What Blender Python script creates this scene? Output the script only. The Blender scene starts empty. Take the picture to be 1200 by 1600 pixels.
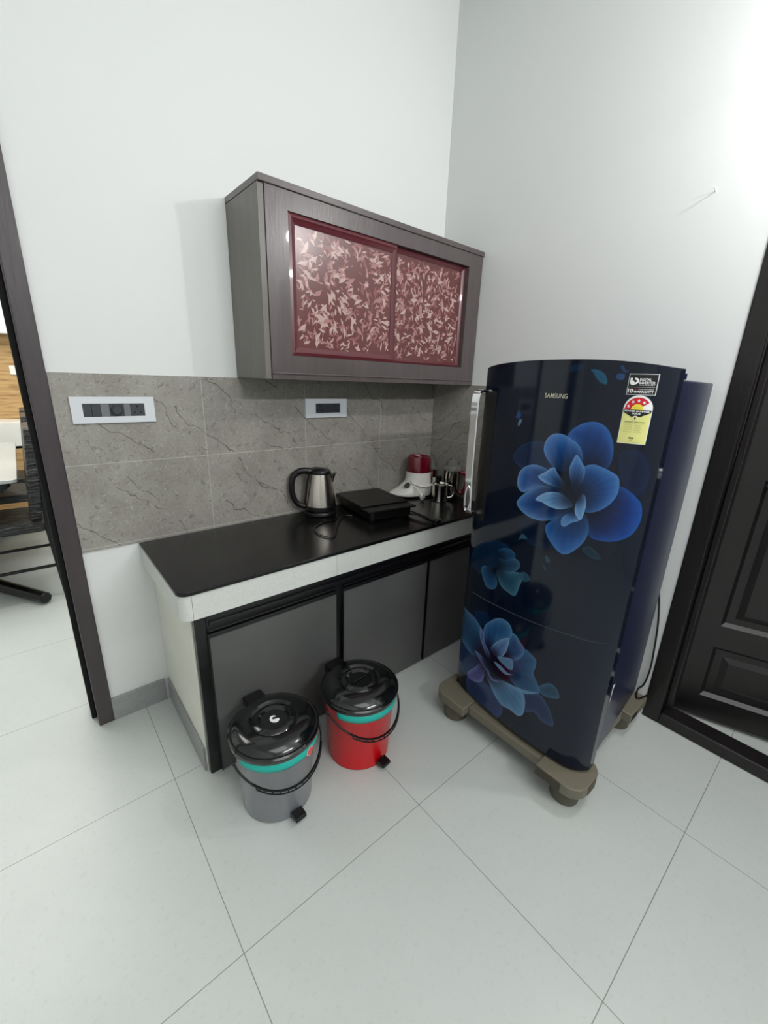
import bpy, bmesh, math
import numpy as np
from mathutils import Vector, Matrix
C = bpy.context.scene.collection
sc = bpy.context.scene

# ------------------------------------------------------------------ camera
cam_d = bpy.data.cameras.new('camera'); cam = bpy.data.objects.new('camera', cam_d); C.objects.link(cam)
sc.camera = cam
R_, U_, F_ = Vector((0.76386701, -0.64458255, 0.03194589)), Vector((0.16959959, 0.24825272, 0.95373296)), Vector((0.62269027, 0.72310713, -0.298953))
M = Matrix((R_, U_, -F_)).transposed().to_4x4(); M.translation = Vector((-1.83876607, -1.72700266, 1.34540112))
cam.matrix_world = M
cam_d.sensor_fit = 'VERTICAL'; cam_d.sensor_height = 36.0; cam_d.lens = 651.72 / 1600 * 36.0
cam_d.clip_start = 0.02; cam_d.clip_end = 60

# ------------------------------------------------------------------ view, world, lights
sc.view_settings.view_transform = 'Standard'; sc.view_settings.look = 'None'
sc.view_settings.gamma = 1.0; sc.view_settings.use_curve_mapping = False
sc.view_settings.exposure = 0.2
w = bpy.data.worlds.new('world'); sc.world = w; w.use_nodes = True
w.node_tree.nodes['Background'].inputs[0].default_value = (0.85, 0.93, 1, 1)
w.node_tree.nodes['Background'].inputs[1].default_value = 0.6

def point(name, loc, power, r, col=(1, 1, 1)):
    l = bpy.data.lights.new(name, 'POINT'); l.energy = power; l.shadow_soft_size = r; l.color = col
    o = bpy.data.objects.new(name, l); o.location = loc; C.objects.link(o); return o
def area(name, loc, power, sx, sy, rot=(0, 0, 0), col=(1, 1, 1)):
    l = bpy.data.lights.new(name, 'AREA'); l.energy = power; l.shape = 'RECTANGLE'; l.size = sx; l.size_y = sy; l.color = col
    o = bpy.data.objects.new(name, l); o.location = loc; o.rotation_euler = rot; C.objects.link(o); return o
point('wall_bulb_light', (-0.22, -1.75, 2.27), 20, 0.035, (1.0, 0.98, 0.97))
area('kitchen_fill_light', (-1.7, -2.3, 2.97), 15, 1.4, 1.6, (0, 0, 0), (1, .985, 1))  # added soft fill below the ceiling, no lamp modelled there
area('tube_light', (-1.0, -3.44, 2.36), 27, 1.2, 0.05, (math.radians(90), 0, 0), (0.98, .99, 1))
area('dining_fill_light', (-2.2, 2.0, 2.97), 74, 2.0, 2.4, (0, 0, 0), (1, 1, 0.96))  # added fill that brightens the dining room from overhead
area('outside_light', (0.95, -2.2, 2.9), 5, 0.6, 1.2, (0, 0, 0))

# ------------------------------------------------------------------ materials
def srgb(c):
    return tuple(((v/255)/12.92 if v/255 <= .04045 else ((v/255+.055)/1.055)**2.4) for v in c) + (1,)
def mat(name, col=(200, 200, 200), rough=.5, metal=0., coat=0., spec=.5, lin=None):
    m = bpy.data.materials.new(name); m.use_nodes = True
    b = m.node_tree.nodes['Principled BSDF']
    b.inputs['Base Color'].default_value = lin + (1,) if lin else srgb(col)
    b.inputs['Roughness'].default_value = rough; b.inputs['Metallic'].default_value = metal
    b.inputs['Coat Weight'].default_value = coat; b.inputs['Coat Roughness'].default_value = .04
    b.inputs['Specular IOR Level'].default_value = spec
    return m
class NT:
    def __init__(s, m): s.t = m.node_tree; s.b = s.t.nodes['Principled BSDF']
    def n(s, ty, **kw):
        o = s.t.nodes.new(ty)
        for k, v in kw.items():
            if k.startswith('i_'):
                key = k[2:]; key = int(key) if key.isdigit() else key.replace('_', ' ')
                if hasattr(v, 'is_output') or isinstance(v, bpy.types.NodeSocket): s.t.links.new(v, o.inputs[key])
                else: o.inputs[key].default_value = v
            else: setattr(o, k, v)
        return o
    def l(s, a, b): s.t.links.new(a, b)
    def math(s, op, a, b=0.):
        o = s.t.nodes.new('ShaderNodeMath'); o.operation = op
        for i, v in enumerate((a, b)):
            if isinstance(v, bpy.types.NodeSocket): s.l(v, o.inputs[i])
            else: o.inputs[i].default_value = v
        return o.outputs[0]
    def mix(s, f, a, b):
        o = s.t.nodes.new('ShaderNodeMix'); o.data_type = 'RGBA'
        for i, v in ((0, f), (6, a), (7, b)):
            if isinstance(v, bpy.types.NodeSocket): s.l(v, o.inputs[i])
            else: o.inputs[i].default_value = v
        return o.outputs[2]
    def pos(s):
        g = s.n('ShaderNodeNewGeometry'); x = s.n('ShaderNodeSeparateXYZ'); s.l(g.outputs['Position'], x.inputs[0]); return g.outputs['Position'], x.outputs
    def obj(s):
        g = s.n('ShaderNodeTexCoord'); x = s.n('ShaderNodeSeparateXYZ'); s.l(g.outputs['Object'], x.inputs[0]); return g.outputs['Object'], x.outputs
    def noise(s, v, scale, detail=3., rough=.5, dist=0.):
        o = s.n('ShaderNodeTexNoise'); s.l(v, o.inputs['Vector']); o.inputs['Scale'].default_value = scale
        o.inputs['Detail'].default_value = detail; o.inputs['Roughness'].default_value = rough; o.inputs['Distortion'].default_value = dist
        return o.outputs['Fac']
    def ramp(s, f, stops):
        o = s.n('ShaderNodeValToRGB'); s.l(f, o.inputs[0]); e = o.color_ramp.elements
        while len(e) < len(stops): e.new(.5)
        for q, (p_, c) in zip(e, stops): q.position = p_; q.color = c if len(c) == 4 else tuple(c) + (1,)
        return o.outputs[0]
    def bump(s, h, strength, dist=.01):
        o = s.n('ShaderNodeBump'); s.l(h, o.inputs['Height']); o.inputs['Strength'].default_value = strength; o.inputs['Distance'].default_value = dist
        s.l(o.outputs[0], s.b.inputs['Normal'])
    def joint(s, c, off, period, width):      # 1 on the joint line
        a = s.math('SUBTRACT', c, off); a = s.math('DIVIDE', a, period); a = s.math('FRACT', s.math('ADD', a, 100.5))
        a = s.math('ABSOLUTE', s.math('SUBTRACT', a, .5)); return s.math('LESS_THAN', a, width/2/period)
G = lambda v: (v, v, v, 1)

m_wall = mat('wall_paint', (229, 232, 229), .55)
n = NT(m_wall); P, X = n.pos()
n.l(n.mix(n.noise(P, 1.3, 4), srgb((224, 226, 225)), srgb((218, 221, 219))), n.b.inputs['Base Color']); n.bump(n.noise(P, 14, 4), .06, .01)
m_side = mat('cabinet_side_paint', (226, 225, 214), .6)
n = NT(m_side); P, X = n.pos()
n.l(n.mix(n.noise(P, 5, 4), srgb((229, 229, 221)), srgb((214, 212, 198))), n.b.inputs['Base Color'])

m_floor = mat('floor_tile', (198, 204, 202), .28, spec=.5)
n = NT(m_floor); P, X = n.pos()
j = n.math('MAXIMUM', n.joint(X[0], -1.648, .6, .0022), n.joint(X[1], -.4371, .6, .0022))
c = n.mix(n.noise(P, 3, 5, .6), srgb((187, 192, 188)), srgb((202, 206, 203)))
sp = n.math('GREATER_THAN', n.noise(P, 60, 4, .7), .60)
c = n.mix(n.math('MULTIPLY', sp, .22), c, srgb((168, 174, 168)))
c = n.mix(n.math('MULTIPLY', n.noise(P, 260, 2), .25), c, srgb((178, 184, 178)))
c = n.mix(n.math('MULTIPLY', j, .75), c, srgb((96, 98, 92)))
n.l(c, n.b.inputs['Base Color'])
n.l(n.math('ADD', n.math('MULTIPLY', n.noise(P, 30, 3), .12), .3), n.b.inputs['Roughness'])
n.bump(n.noise(P, 160, 2), .05, .003)

def tile_mat(name, ax):
    m = mat(name, (146, 143, 136), .38)
    n = NT(m); P, X = n.pos()
    co = X[ax]; off = -1.3 if ax == 0 else 0.0
    j = n.math('MAXIMUM', n.math('MULTIPLY', n.joint(co, off, .447, .003), n.math('GREATER_THAN', co, -1.6)), n.joint(X[2], 1.041, .3, .003))
    c = n.mix(n.noise(P, 6, 8, .66, .5), srgb((108, 103, 95)), srgb((176, 173, 165)))
    c = n.mix(n.math('MULTIPLY', n.math('GREATER_THAN', n.noise(P, 75, 6, .75, 1.5), .585), .5), c, srgb((186, 184, 176)))
    c = n.mix(n.math('MULTIPLY', n.math('LESS_THAN', n.noise(P, 62, 6, .75, 1.0), .415), .5), c, srgb((88, 84, 78)))
    d = n.math('ADD', n.math('MULTIPLY', co, .67), n.math('MULTIPLY', X[2], .74))
    for k, (per, sh, wd, th) in enumerate(((.17, .03, .0028, .47), (.263, .11, .0036, .50))):
        t = n.math('ADD', n.math('ADD', d, sh), n.math('MULTIPLY', n.noise(P, 4+2.5*k, 4, .55), .20))
        a = n.math('ABSOLUTE', n.math('SUBTRACT', n.math('FRACT', n.math('ADD', n.math('DIVIDE', t, per), 50.)), .5))
        v = n.math('LESS_THAN', a, wd/per/2)
        c = n.mix(n.math('MULTIPLY', n.math('MULTIPLY', v, n.math('GREATER_THAN', n.noise(P, 3.3+k, 3), th)), .8), c, srgb((78, 72, 66)))
    c = n.mix(n.math('MULTIPLY', j, .6), c, srgb((192, 190, 182)))
    n.l(c, n.b.inputs['Base Color'])
    n.bump(n.noise(P, 60, 5, .7), .12, .004)
    return m
m_tile = tile_mat('backsplash_tile', 0); m_tile_r = tile_mat('backsplash_tile_side', 1)

m_skirt = mat('skirting_tile', (150, 152, 151), .4)
n = NT(m_skirt); P, X = n.pos(); n.l(n.mix(n.noise(P, 60, 4), srgb((156, 158, 157)), srgb((132, 134, 133))), n.b.inputs['Base Color'])

def paint_wood(name, a, b, rough=.35, coat=.2):
    m = mat(name, a, rough, coat=coat); n = NT(m); P, X = n.pos()
    mp = n.n('ShaderNodeMapping'); n.l(P, mp.inputs[0]); mp.inputs['Scale'].default_value = (14, 14, 2)
    n.l(n.mix(n.noise(mp.outputs[0], 3, 5), srgb(a), srgb(b)), n.b.inputs['Base Color'])
    n.bump(n.noise(mp.outputs[0], 8, 4), .15, .004)
    return m
m_frame = paint_wood('door_frame_paint', (70, 62, 64), (52, 45, 48), .42, .1)
m_cab = paint_wood('cupboard_paint', (92, 84, 83), (70, 62, 63), .32, .25)
m_cabside = paint_wood('cupboard_side_paint', (112, 108, 101), (92, 88, 82), .38, .1)
m_door = paint_wood('door_paint', (22, 17, 17), (15, 12, 13), .36, .08)
m_maroon = mat('maroon_frame', (92, 40, 46), .25, coat=.4)

m_pat = mat('patterned_panel', (98, 54, 54), .27, spec=.6)
m_pats = [mat('pattern_shard_pale', (182, 154, 147), .27, spec=.6), mat('pattern_shard_mid', (156, 112, 110), .27, spec=.6), mat('pattern_shard_dark', (132, 80, 80), .27, spec=.6)]

m_black = mat('granite', (12, 12, 12), .2, coat=.0, spec=.4)
n = NT(m_black); P, X = n.pos(); n.l(n.mix(n.math('GREATER_THAN', n.noise(P, 240, 2), .66), srgb((12, 12, 12)), srgb((40, 38, 37))), n.b.inputs['Base Color'])
n.l(n.math('ADD', n.math('MULTIPLY', n.noise(P, 90, 3), .2), .12), n.b.inputs['Roughness']); n.bump(n.noise(P, 130, 3), .18, .002)
m_fascia = mat('fascia_tile', (214, 217, 212), .45)
n = NT(m_fascia); P, X = n.pos(); n.l(n.mix(n.noise(P, 140, 3), srgb((222, 224, 219)), srgb((198, 200, 195))), n.b.inputs['Base Color'])
m_alu = mat('black_aluminium', (13, 13, 15), .3, coat=.1)
m_lam = mat('grey_laminate', (96, 96, 95), .38)
n = NT(m_lam); P, X = n.pos(); n.l(n.mix(n.noise(P, 4, 4), srgb((96, 97, 95)), srgb((76, 77, 76))), n.b.inputs['Base Color'])
m_dk = mat('dark_laminate', (30, 30, 31), .4)
m_steel = mat('brushed_steel', (205, 198, 190), .2, 1.)
m_shiny = mat('polished_steel', (215, 212, 206), .1, 1.)
m_chrome = mat('chrome', (230, 230, 232), .08, 1.)
m_bplas = mat('black_plastic', (11, 11, 12), .35, spec=.4)
m_bgloss = mat('glossy_black_plastic', (10, 11, 12), .16, coat=.4)
m_wplas = mat('white_plastic', (236, 234, 228), .3, coat=.2)
m_plate = mat('silver_plate', (214, 218, 222), .3)
m_dgrey = mat('dark_grey_plastic', (52, 55, 60), .4)
m_mgrey = mat('mid_grey_plastic', (112, 112, 114), .4)
m_hole = mat('hole', (6, 6, 7), .8)
m_red = mat('red_plastic', (205, 2, 16), .28, coat=.05)
m_greyb = mat('grey_bin_plastic', (122, 124, 128), .26, coat=.3)
m_teal = mat('teal_band', (20, 178, 164), .4)
m_collar = mat('maroon_plastic', (104, 8, 30), .12, coat=.6)
m_stand = mat('taupe_plastic', (110, 105, 90), .55)
m_stand2 = mat('taupe_plastic_foot', (86, 82, 68), .6)
m_glassp = mat('clear_lid', (225, 225, 225), .04); m_glassp.node_tree.nodes['Principled BSDF'].inputs['Transmission Weight'].default_value = .92; m_glassp.node_tree.nodes['Principled BSDF'].inputs['IOR'].default_value = 1.2
m_body = mat('fridge_side', (11, 20, 54), .3, .0, spec=.35)
m_gask = mat('gasket', (70, 72, 76), .6)
m_wpap = mat('white_print', (240, 240, 240), .4); m_kpap = mat('black_print', (14, 14, 15), .35)
m_rpap = mat('red_print', (205, 20, 40), .4); m_ypap = mat('yellow_print', (226, 224, 140), .45); m_sun = mat('sun_print', (240, 222, 60), .4)
m_gpap = mat('green_print', (70, 130, 60), .5); m_gypap = mat('grey_print', (170, 168, 110), .5)
m_logo = mat('logo_silver', (205, 205, 180), .3, .3)
m_tabtop = mat('white_tabletop', (186, 191, 189), .25)
m_film = mat('plastic_wrap_seat', (26, 30, 33), .3, coat=.15)
n = NT(m_film); P, X = n.pos(); mp = n.n('ShaderNodeMapping'); n.l(P, mp.inputs[0]); mp.inputs['Scale'].default_value = (2, 9, 16)
nn = n.noise(mp.outputs[0], 3, 5, .6, 1.2); n.bump(nn, 1.0, .05)
n.l(n.ramp(nn, [(.50, srgb((14, 18, 20))), (.58, srgb((20, 24, 26))), (.61, srgb((120, 126, 126))), (.64, srgb((18, 22, 24)))]), n.b.inputs['Base Color'])  # narrow pale ramp band paints highlight streaks onto the wrinkled wrap
m_wood = mat('oak_panel', (186, 150, 100), .45)
n = NT(m_wood); P, X = n.pos(); mp = n.n('ShaderNodeMapping'); n.l(P, mp.inputs[0]); mp.inputs['Scale'].default_value = (1.2, 1, 12)
n.l(n.ramp(n.noise(mp.outputs[0], 3, 6, .6, .5), [(.3, srgb((140, 100, 60))), (.5, srgb((186, 150, 100))), (.7, srgb((204, 170, 118)))]), n.b.inputs['Base Color'])
m_out = mat('outside_floor', (176, 172, 160), .6)
m_bulb = mat('bulb', (255, 255, 250), .4); m_bulb.node_tree.nodes['Principled BSDF'].inputs['Emission Color'].default_value = (1, .98, .94, 1); m_bulb.node_tree.nodes['Principled BSDF'].inputs['Emission Strength'].default_value = 6

# ------------------------------------------------------------------ mesh helpers
def link(name, me, m, parent=None, smooth=False, bevel=0, seg=2, sub=0, auto=None):
    o = bpy.data.objects.new(name, me); C.objects.link(o)
    if m: me.materials.append(m)
    if smooth: me.polygons.foreach_set('use_smooth', [True]*len(me.polygons))
    if bevel:
        b = o.modifiers.new('bevel', 'BEVEL'); b.width = bevel; b.segments = seg; b.limit_method = 'ANGLE'; b.angle_limit = math.radians(35)
    if sub:
        b = o.modifiers.new('sub', 'SUBSURF'); b.levels = sub; b.render_levels = sub
    if auto:
        me.polygons.foreach_set('use_smooth', [True]*len(me.polygons))
        try: me.set_sharp_from_angle(angle=math.radians(auto))
        except Exception: pass
    if parent: o.parent = parent
    return o
class MB:
    def __init__(s): s.v = []; s.f = []
    def add(s, v, f):
        k = len(s.v); s.v += [tuple(q) for q in v]; s.f += [tuple(i+k for i in q) for q in f]; return s
    def box(s, x0, x1, y0, y1, z0, z1):
        x0, x1 = sorted((x0, x1)); y0, y1 = sorted((y0, y1)); z0, z1 = sorted((z0, z1))
        return s.add([(x, y, z) for z in (z0, z1) for y in (y0, y1) for x in (x0, x1)],
                     [(0, 2, 3, 1), (4, 5, 7, 6), (0, 1, 5, 4), (2, 6, 7, 3), (0, 4, 6, 2), (1, 3, 7, 5)])
    def prism(s, pts, z0, z1, fn=lambda x, y, z: (x, y, z)):     # ccw outline
        k = len(pts); v = [fn(x, y, z0) for x, y in pts] + [fn(x, y, z1) for x, y in pts]
        return s.add(v, [tuple(range(k-1, -1, -1)), tuple(range(k, 2*k))] + [(i, (i+1) % k, (i+1) % k+k, i+k) for i in range(k)])
    def lathe(s, prof, cx=0, cy=0, n=48, sx=1., sy=1., closed=False):     # (r, z) profile
        k = len(s.v); N = len(prof)
        for r, z in prof:
            for i in range(n): a = 2*math.pi*i/n; s.v.append((cx+r*math.cos(a)*sx, cy+r*math.sin(a)*sy, z))
        for j in range(N-1):
            for i in range(n): s.f.append((k+j*n+i, k+j*n+(i+1) % n, k+(j+1)*n+(i+1) % n, k+(j+1)*n+i))
        if prof[0][0] > 1e-4: s.f.append(tuple(k+i for i in range(n-1, -1, -1)))
        if prof[-1][0] > 1e-4: s.f.append(tuple(k+(N-1)*n+i for i in range(n)))
        return s
    def tube(s, pts, r, n=10, rad=None, flat=1.):
        P = [Vector(q) for q in pts]; k = len(s.v); up = None
        for i, q in enumerate(P):
            t = (P[min(i+1, len(P)-1)]-P[max(i-1, 0)]).normalized()
            if up is None: up = Vector((0, 0, 1)) if abs(t.z) < .9 else Vector((1, 0, 0))
            a = t.cross(up).normalized(); b = a.cross(t).normalized(); up = b
            rr = rad[i] if rad else r
            for j in range(n): th = 2*math.pi*j/n; s.v.append(tuple(q+a*math.cos(th)*rr+b*math.sin(th)*rr*flat))
        for i in range(len(P)-1):
            for j in range(n): s.f.append((k+i*n+j, k+i*n+(j+1) % n, k+(i+1)*n+(j+1) % n, k+(i+1)*n+j))
        s.f.append(tuple(k+j for j in range(n-1, -1, -1))); s.f.append(tuple(k+(len(P)-1)*n+j for j in range(n)))
        return s
    def build(s, name, m, parent=None, loc=None, **kw):
        """world coordinates unless loc is given (then local); parented objects are re-based to their parent"""
        me = bpy.data.meshes.new(name); v = s.v
        if parent is not None and loc is None:
            inv = world(parent).inverted(); v = [tuple(inv @ Vector(q)) for q in v]
        me.from_pydata(v, [], s.f); me.update()
        bm = bmesh.new(); bm.from_mesh(me); bmesh.ops.remove_doubles(bm, verts=bm.verts, dist=1e-6); bmesh.ops.recalc_face_normals(bm, faces=bm.faces); bm.to_mesh(me); bm.free()
        o = link(name, me, m, parent, **kw)
        if loc: o.location = loc
        return o
def world(o):
    m = Matrix.Translation(o.location) @ o.rotation_euler.to_matrix().to_4x4()
    return (world(o.parent) @ m) if o.parent else m
def spline(pts, k=8, closed=False):
    P = [np.array(q, float) for q in pts]; out = []; N = len(P)
    for i in range(N if closed else N-1):
        g = (lambda j: P[j % N]) if closed else (lambda j: P[min(max(j, 0), N-1)])
        a, b, c, d = g(i-1), g(i), g(i+1), g(i+2)
        for u in range(k):
            t = u/k; out.append(.5*((2*b)+(-a+c)*t+(2*a-5*b+4*c-d)*t*t+(-a+3*b-3*c+d)*t**3))
    if not closed: out.append(P[-1])
    return [tuple(float(x) for x in q) for q in out]
def empty(name, loc, label, cat, rz=0, group=None):
    o = bpy.data.objects.new(name, None); o.empty_display_size = .05; C.objects.link(o); o.location = loc; o.rotation_euler = (0, 0, rz)
    return tag(o, label, cat, group)
def tag(o, label, cat, group=None):
    o['label'] = label; o['category'] = cat
    if group: o['group'] = group
    return o
def struct(o, label, cat):
    o['kind'] = 'structure'; o['label'] = label; o['category'] = cat; return o
def rrect(x0, x1, y0, y1, r, n=6, corners=(1, 1, 1, 1)):  # ccw from lower-left
    out = []
    for (cx, cy, a0, on) in ((x0, y0, 180, corners[0]), (x1, y0, 270, corners[1]), (x1, y1, 0, corners[2]), (x0, y1, 90, corners[3])):
        if not on: out.append((cx, cy)); continue
        ox = cx + (r if cx == x0 else -r); oy = cy + (r if cy == y0 else -r)
        for i in range(n+1): a = math.radians(a0+90*i/n); out.append((ox+r*math.cos(a), oy+r*math.sin(a)))
    return out
FONT = None
def text_mesh(s, h, w=None, bold=0.):
    """outline letters as flat 2-D triangles, height h, width w, origin lower-left"""
    cu = bpy.data.curves.new('t', 'FONT'); cu.body = s; cu.size = 1; cu.offset = bold; cu.resolution_u = 3
    o = bpy.data.objects.new('t', cu); C.objects.link(o)
    bpy.context.view_layer.update()
    me = bpy.data.meshes.new_from_object(o.evaluated_get(bpy.context.evaluated_depsgraph_get()))
    v = np.array([q.co[:2] for q in me.vertices]); f = [tuple(q.vertices) for q in me.polygons]
    bpy.data.objects.remove(o); bpy.data.curves.remove(cu); bpy.data.meshes.remove(me)
    v -= v.min(0); e = v.max(0); k = h/e[1]
    v = v*np.array([(w/e[0] if w else k), k]); return v, f, (w or e[0]*k)

# ------------------------------------------------------------------ the room
H = 3.01
XF, XO = -1.761, -1.8135         # wall end / opening edge of the doorway
XD = -2.75                       # far side of the doorway
def room():
    b = MB().box(-4.6, 1.9, -3.6, 5.2, -.1, 0); struct(b.build('floor', m_floor), 'pale grey green square floor tiles with thin dark joints', 'floor')
    b = MB().box(-4.6, 1.9, -3.6, 5.2, H, H+.1); struct(b.build('ceiling', m_wall), 'white painted ceiling', 'ceiling')
    b = MB().box(XF-.0, .12, 0, .12, 0, H).box(XD, XF, 0, .12, 2.12, H).box(-3.1, XD, 0, .12, 0, H)
    struct(b.build('wall_back', m_wall), 'white painted wall behind the counter and cupboard', 'wall')
    b = MB().box(0, .12, -1.355, 0, 0, H).box(0, .12, -2.45, -1.355, 2.12, H).box(0, .12, -3.6, -2.45, 0, H)
    struct(b.build('wall_right', m_wall), 'white painted wall behind the fridge', 'wall')
    struct(MB().box(-3.1, -2.98, -3.6, 0, 0, H).build('wall_left', m_wall), 'white painted wall facing the fridge', 'wall')
    struct(MB().box(-2.98, 0, -3.6, -3.48, 0, H).build('wall_front', m_wall), 'white painted wall opposite the counter', 'wall')
    struct(MB().box(-4.6, 1.9, 4.0, 4.12, 0, H).build('wall_dining_far', m_wall), 'white far wall of the dining room', 'wall')
    struct(MB().box(-4.6, -4.48, .12, 4.0, 0, H).build('wall_dining_left', m_wall), 'white left wall of the dining room', 'wall')
    struct(MB().box(-1.1, -.98, .12, 4.0, 0, H).build('wall_dining_right', m_wall), 'white right wall of the dining room', 'wall')
    struct(MB().box(1.78, 1.9, -3.6, 0, 0, H).box(.12, 1.78, -.12, 0, 0, H).box(.12, 1.78, -3.6, -3.48, 0, H).build('wall_passage', m_wall), 'white wall of the passage beyond the door', 'wall')
    struct(MB().box(XF-.001, -1.566, -.012, 0, 0, .1015).build('baseboard_back', m_skirt, bevel=.002), 'grey skirting tile left of the base cabinet', 'baseboard')
    # tiles
    struct(MB().box(XF+.001, 0, -.009, 0, .7315, 1.3395).build('trim_1', m_tile), 'grey veined stone tiles on the wall above the counter', 'wall tiles')
    struct(MB().box(-.009, 0, -.80, -.0095, .7315, 1.3395).build('trim_2', m_tile_r), 'grey stone tiles on the side wall beside the fridge', 'wall tiles')
    # doorway frame
    b = MB().box(XO, XF, -.012, .135, 0, 2.17).box(XD, XD+.055, -.012, .135, 0, 2.17).box(XD, XF, -.012, .135, 2.115, 2.17)
    struct(b.build('trim_3', m_frame, bevel=.004), 'dark brown painted wooden frame of the open doorway at left', 'door frame')
    struct(MB().box(XO-.018, XO-.0005, .05, .134, 0, 2.115).build('trim_4', m_hole, bevel=.003), 'black door stop strip behind the frame of the open doorway', 'door stop')
room()

# right hand door, frame and leaf
d = bpy.data.objects.new('door_1', None); C.objects.link(d); d.location = (.06, -1.9, 0); struct(d, 'dark brown panelled wooden door standing slightly ajar behind the fridge', 'door')
y0, y1 = -1.355, -2.45
b = MB().box(-.004, .1, y0, y0-.062, 0, 2.18).box(-.004, .1, y1, y1+.062, 0, 2.18).box(-.004, .1, y0-.062, y1+.062, 2.118, 2.18)
b.box(.045, .1, y0-.062, y0-.085, .05, 2.118)
b.build('door_frame', m_door, d, bevel=.004)
MB().box(-.004, .085, y0-.0621, y1+.0621, 0, .052).build('threshold', m_door, d, bevel=.006)
leaf = bpy.data.objects.new('door_leaf', None); C.objects.link(leaf); leaf.parent = d
hx, hy = .12, -1.40; ang = math.atan2(-.95, .31)
leaf.location = (hx-.06, hy+1.9, 0); leaf.rotation_euler = (0, 0, ang)
# local: +x along the leaf, kitchen face at y=0 (away side +y), z up ; kitchen side is local -y
def raised(mb, x0, x1, z0, z1):
    # moulded recess with a raised field, all facing local -y
    L = [(x0, x1, z0, z1, 0.), (x0+.014, x1-.014, z0+.014, z1-.014, .014), (x0+.04, x1-.04, z0+.04, z1-.04, .014), (x0+.062, x1-.062, z0+.062, z1-.062, .004)]
    v = []; 
    for a, b_, c_, e, dep in L: v += [(a, dep, c_), (b_, dep, c_), (b_, dep, e), (a, dep, e)]
    f = [(12, 13, 14, 15)]
    for k in range(3):
        for i in range(4): f.append((k*4+i, k*4+(i+1) % 4, (k+1)*4+(i+1) % 4, (k+1)*4+i))
    mb.add(v, f)
lf = MB(); W_ = .92; xs = [0, .106, .425, .531, .85, W_]; zs = [.02, .122, .358, .454, 1.05, 1.15, 1.96, 2.10]
for i in range(5):
    for j in range(7):
        if i in (1, 3) and j in (1, 3, 5): raised(lf, xs[i], xs[i+1], zs[j], zs[j+1])
        else: lf.add([(xs[i], 0, zs[j]), (xs[i+1], 0, zs[j]), (xs[i+1], 0, zs[j+1]), (xs[i], 0, zs[j+1])], [(0, 1, 2, 3)])
lf.add([(0, 0, .02), (W_, 0, .02), (W_, .035, .02), (0, .035, .02), (0, 0, 2.1), (W_, 0, 2.1), (W_, .035, 2.1), (0, .035, 2.1)],
       [(0, 3, 2, 1), (4, 5, 6, 7), (3, 7, 6, 2), (0, 4, 7, 3), (1, 2, 6, 5)])
lf.build('leaf_panel', m_door, leaf, loc=(0, 0, 0))
MB().tube([(.118, .002, 1.03), (.118, -.03, 1.03), (.20, -.032, 1.03)], .009).build('latch_handle', m_chrome, leaf, loc=(0, 0, 0), auto=40)

# ------------------------------------------------------------------ base cabinet and worktop
YC = -.517
bc = empty('base_cabinet', (-.78, -.25, 0), 'long low kitchen cabinet with white side wall and grey laminate doors under the black worktop', 'cabinet')
MB().box(-1.548, -1.49, -.4726, -.001, 0, .63).build('side_panel', m_side, bc, bevel=.003)
MB().box(-1.556, -1.5485, -.4726, -.012, 0, .1015).build('skirting', m_skirt, bc, bevel=.001)
f = MB().box(-1.543, -1.507, -.498, -.473, 0, .630).box(-1.507, -.002, -.498, -.473, .553, .630).box(-1.02, -.985, -.496, -.473, 0, .553).box(-.51, -.497, -.496, -.473, 0, .553)
f.box(-1.507, -.002, -.49, -.473, 0, .012).box(-1.500, -.002, -.507, -.498, .588, .600)
f.build('frame', m_alu, bc, bevel=.002)
MB().box(-1.49, -.002, -.472, -.47, 0, .63).build('carcass', m_dk, bc)
for k, (a, b_) in enumerate(((-1.505, -1.02), (-.985, -.51), (-.495, -.006))):
    dr = MB().box(a, b_, -.508, -.494, .006, .548).build('door', m_lam, bc, bevel=.0015)
    e = MB().box(a-.001, b_+.001, -.513, -.4935, .548, .562).box(a-.001, b_+.001, -.510, -.4935, .568, .574)
    e.build('edge_profile', m_alu, dr, bevel=.002)
    MB().box(a-.004, a, -.511, -.4935, .004, .562).build('side_profile', m_alu, dr, bevel=.001)
ct = empty('countertop', (-.78, -.26, .72), 'black granite kitchen worktop with pale tiled front edge running along the wall', 'countertop')
out = rrect(-1.5835, -.0095, -.522, -.0095, .035, 8, (1, 0, 0, 0))
MB().prism(out, .7165, .7305).build('slab', m_black, ct, bevel=.003, seg=3)
o2 = rrect(-1.579, -.0095, YC, -.0095, .033, 8, (1, 0, 0, 0))
i2 = [(min(max(x, -1.552), 0), max(y, -.497)) for x, y in o2]
b = MB(); k = len(o2)
# front strip (long tile) and its seams
front = [q for q in rrect(-1.579, -.0095, YC, -.48, .03, 6, (1, 0, 0, 0))]
b.box(-1.545, -1.0245, YC, -.495, .631, .7164).box(-1.0235, -.42, YC, -.495, .631, .7164).box(-.419, -.0095, YC, -.495, .631, .7164)
b.build('front_fascia', m_fascia, ct)
arc = [(-1.546+.033*math.cos(math.radians(a)), YC+.033+.033*math.sin(math.radians(a))) for a in range(180, 271, 10)]
b = MB().prism(arc+[(-1.546, -.495), (-1.556, -.484)], .631, .7164); b.build('corner_fascia', m_fascia, ct, auto=30)
MB().box(-1.579, -1.556, YC+.0335, -.0005, .631, .7164).build('side_fascia', m_fascia, ct)
MB().box(-1.556, -.01, -.495, -.01, .632, .7164).build('core', m_dk, ct)

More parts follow.
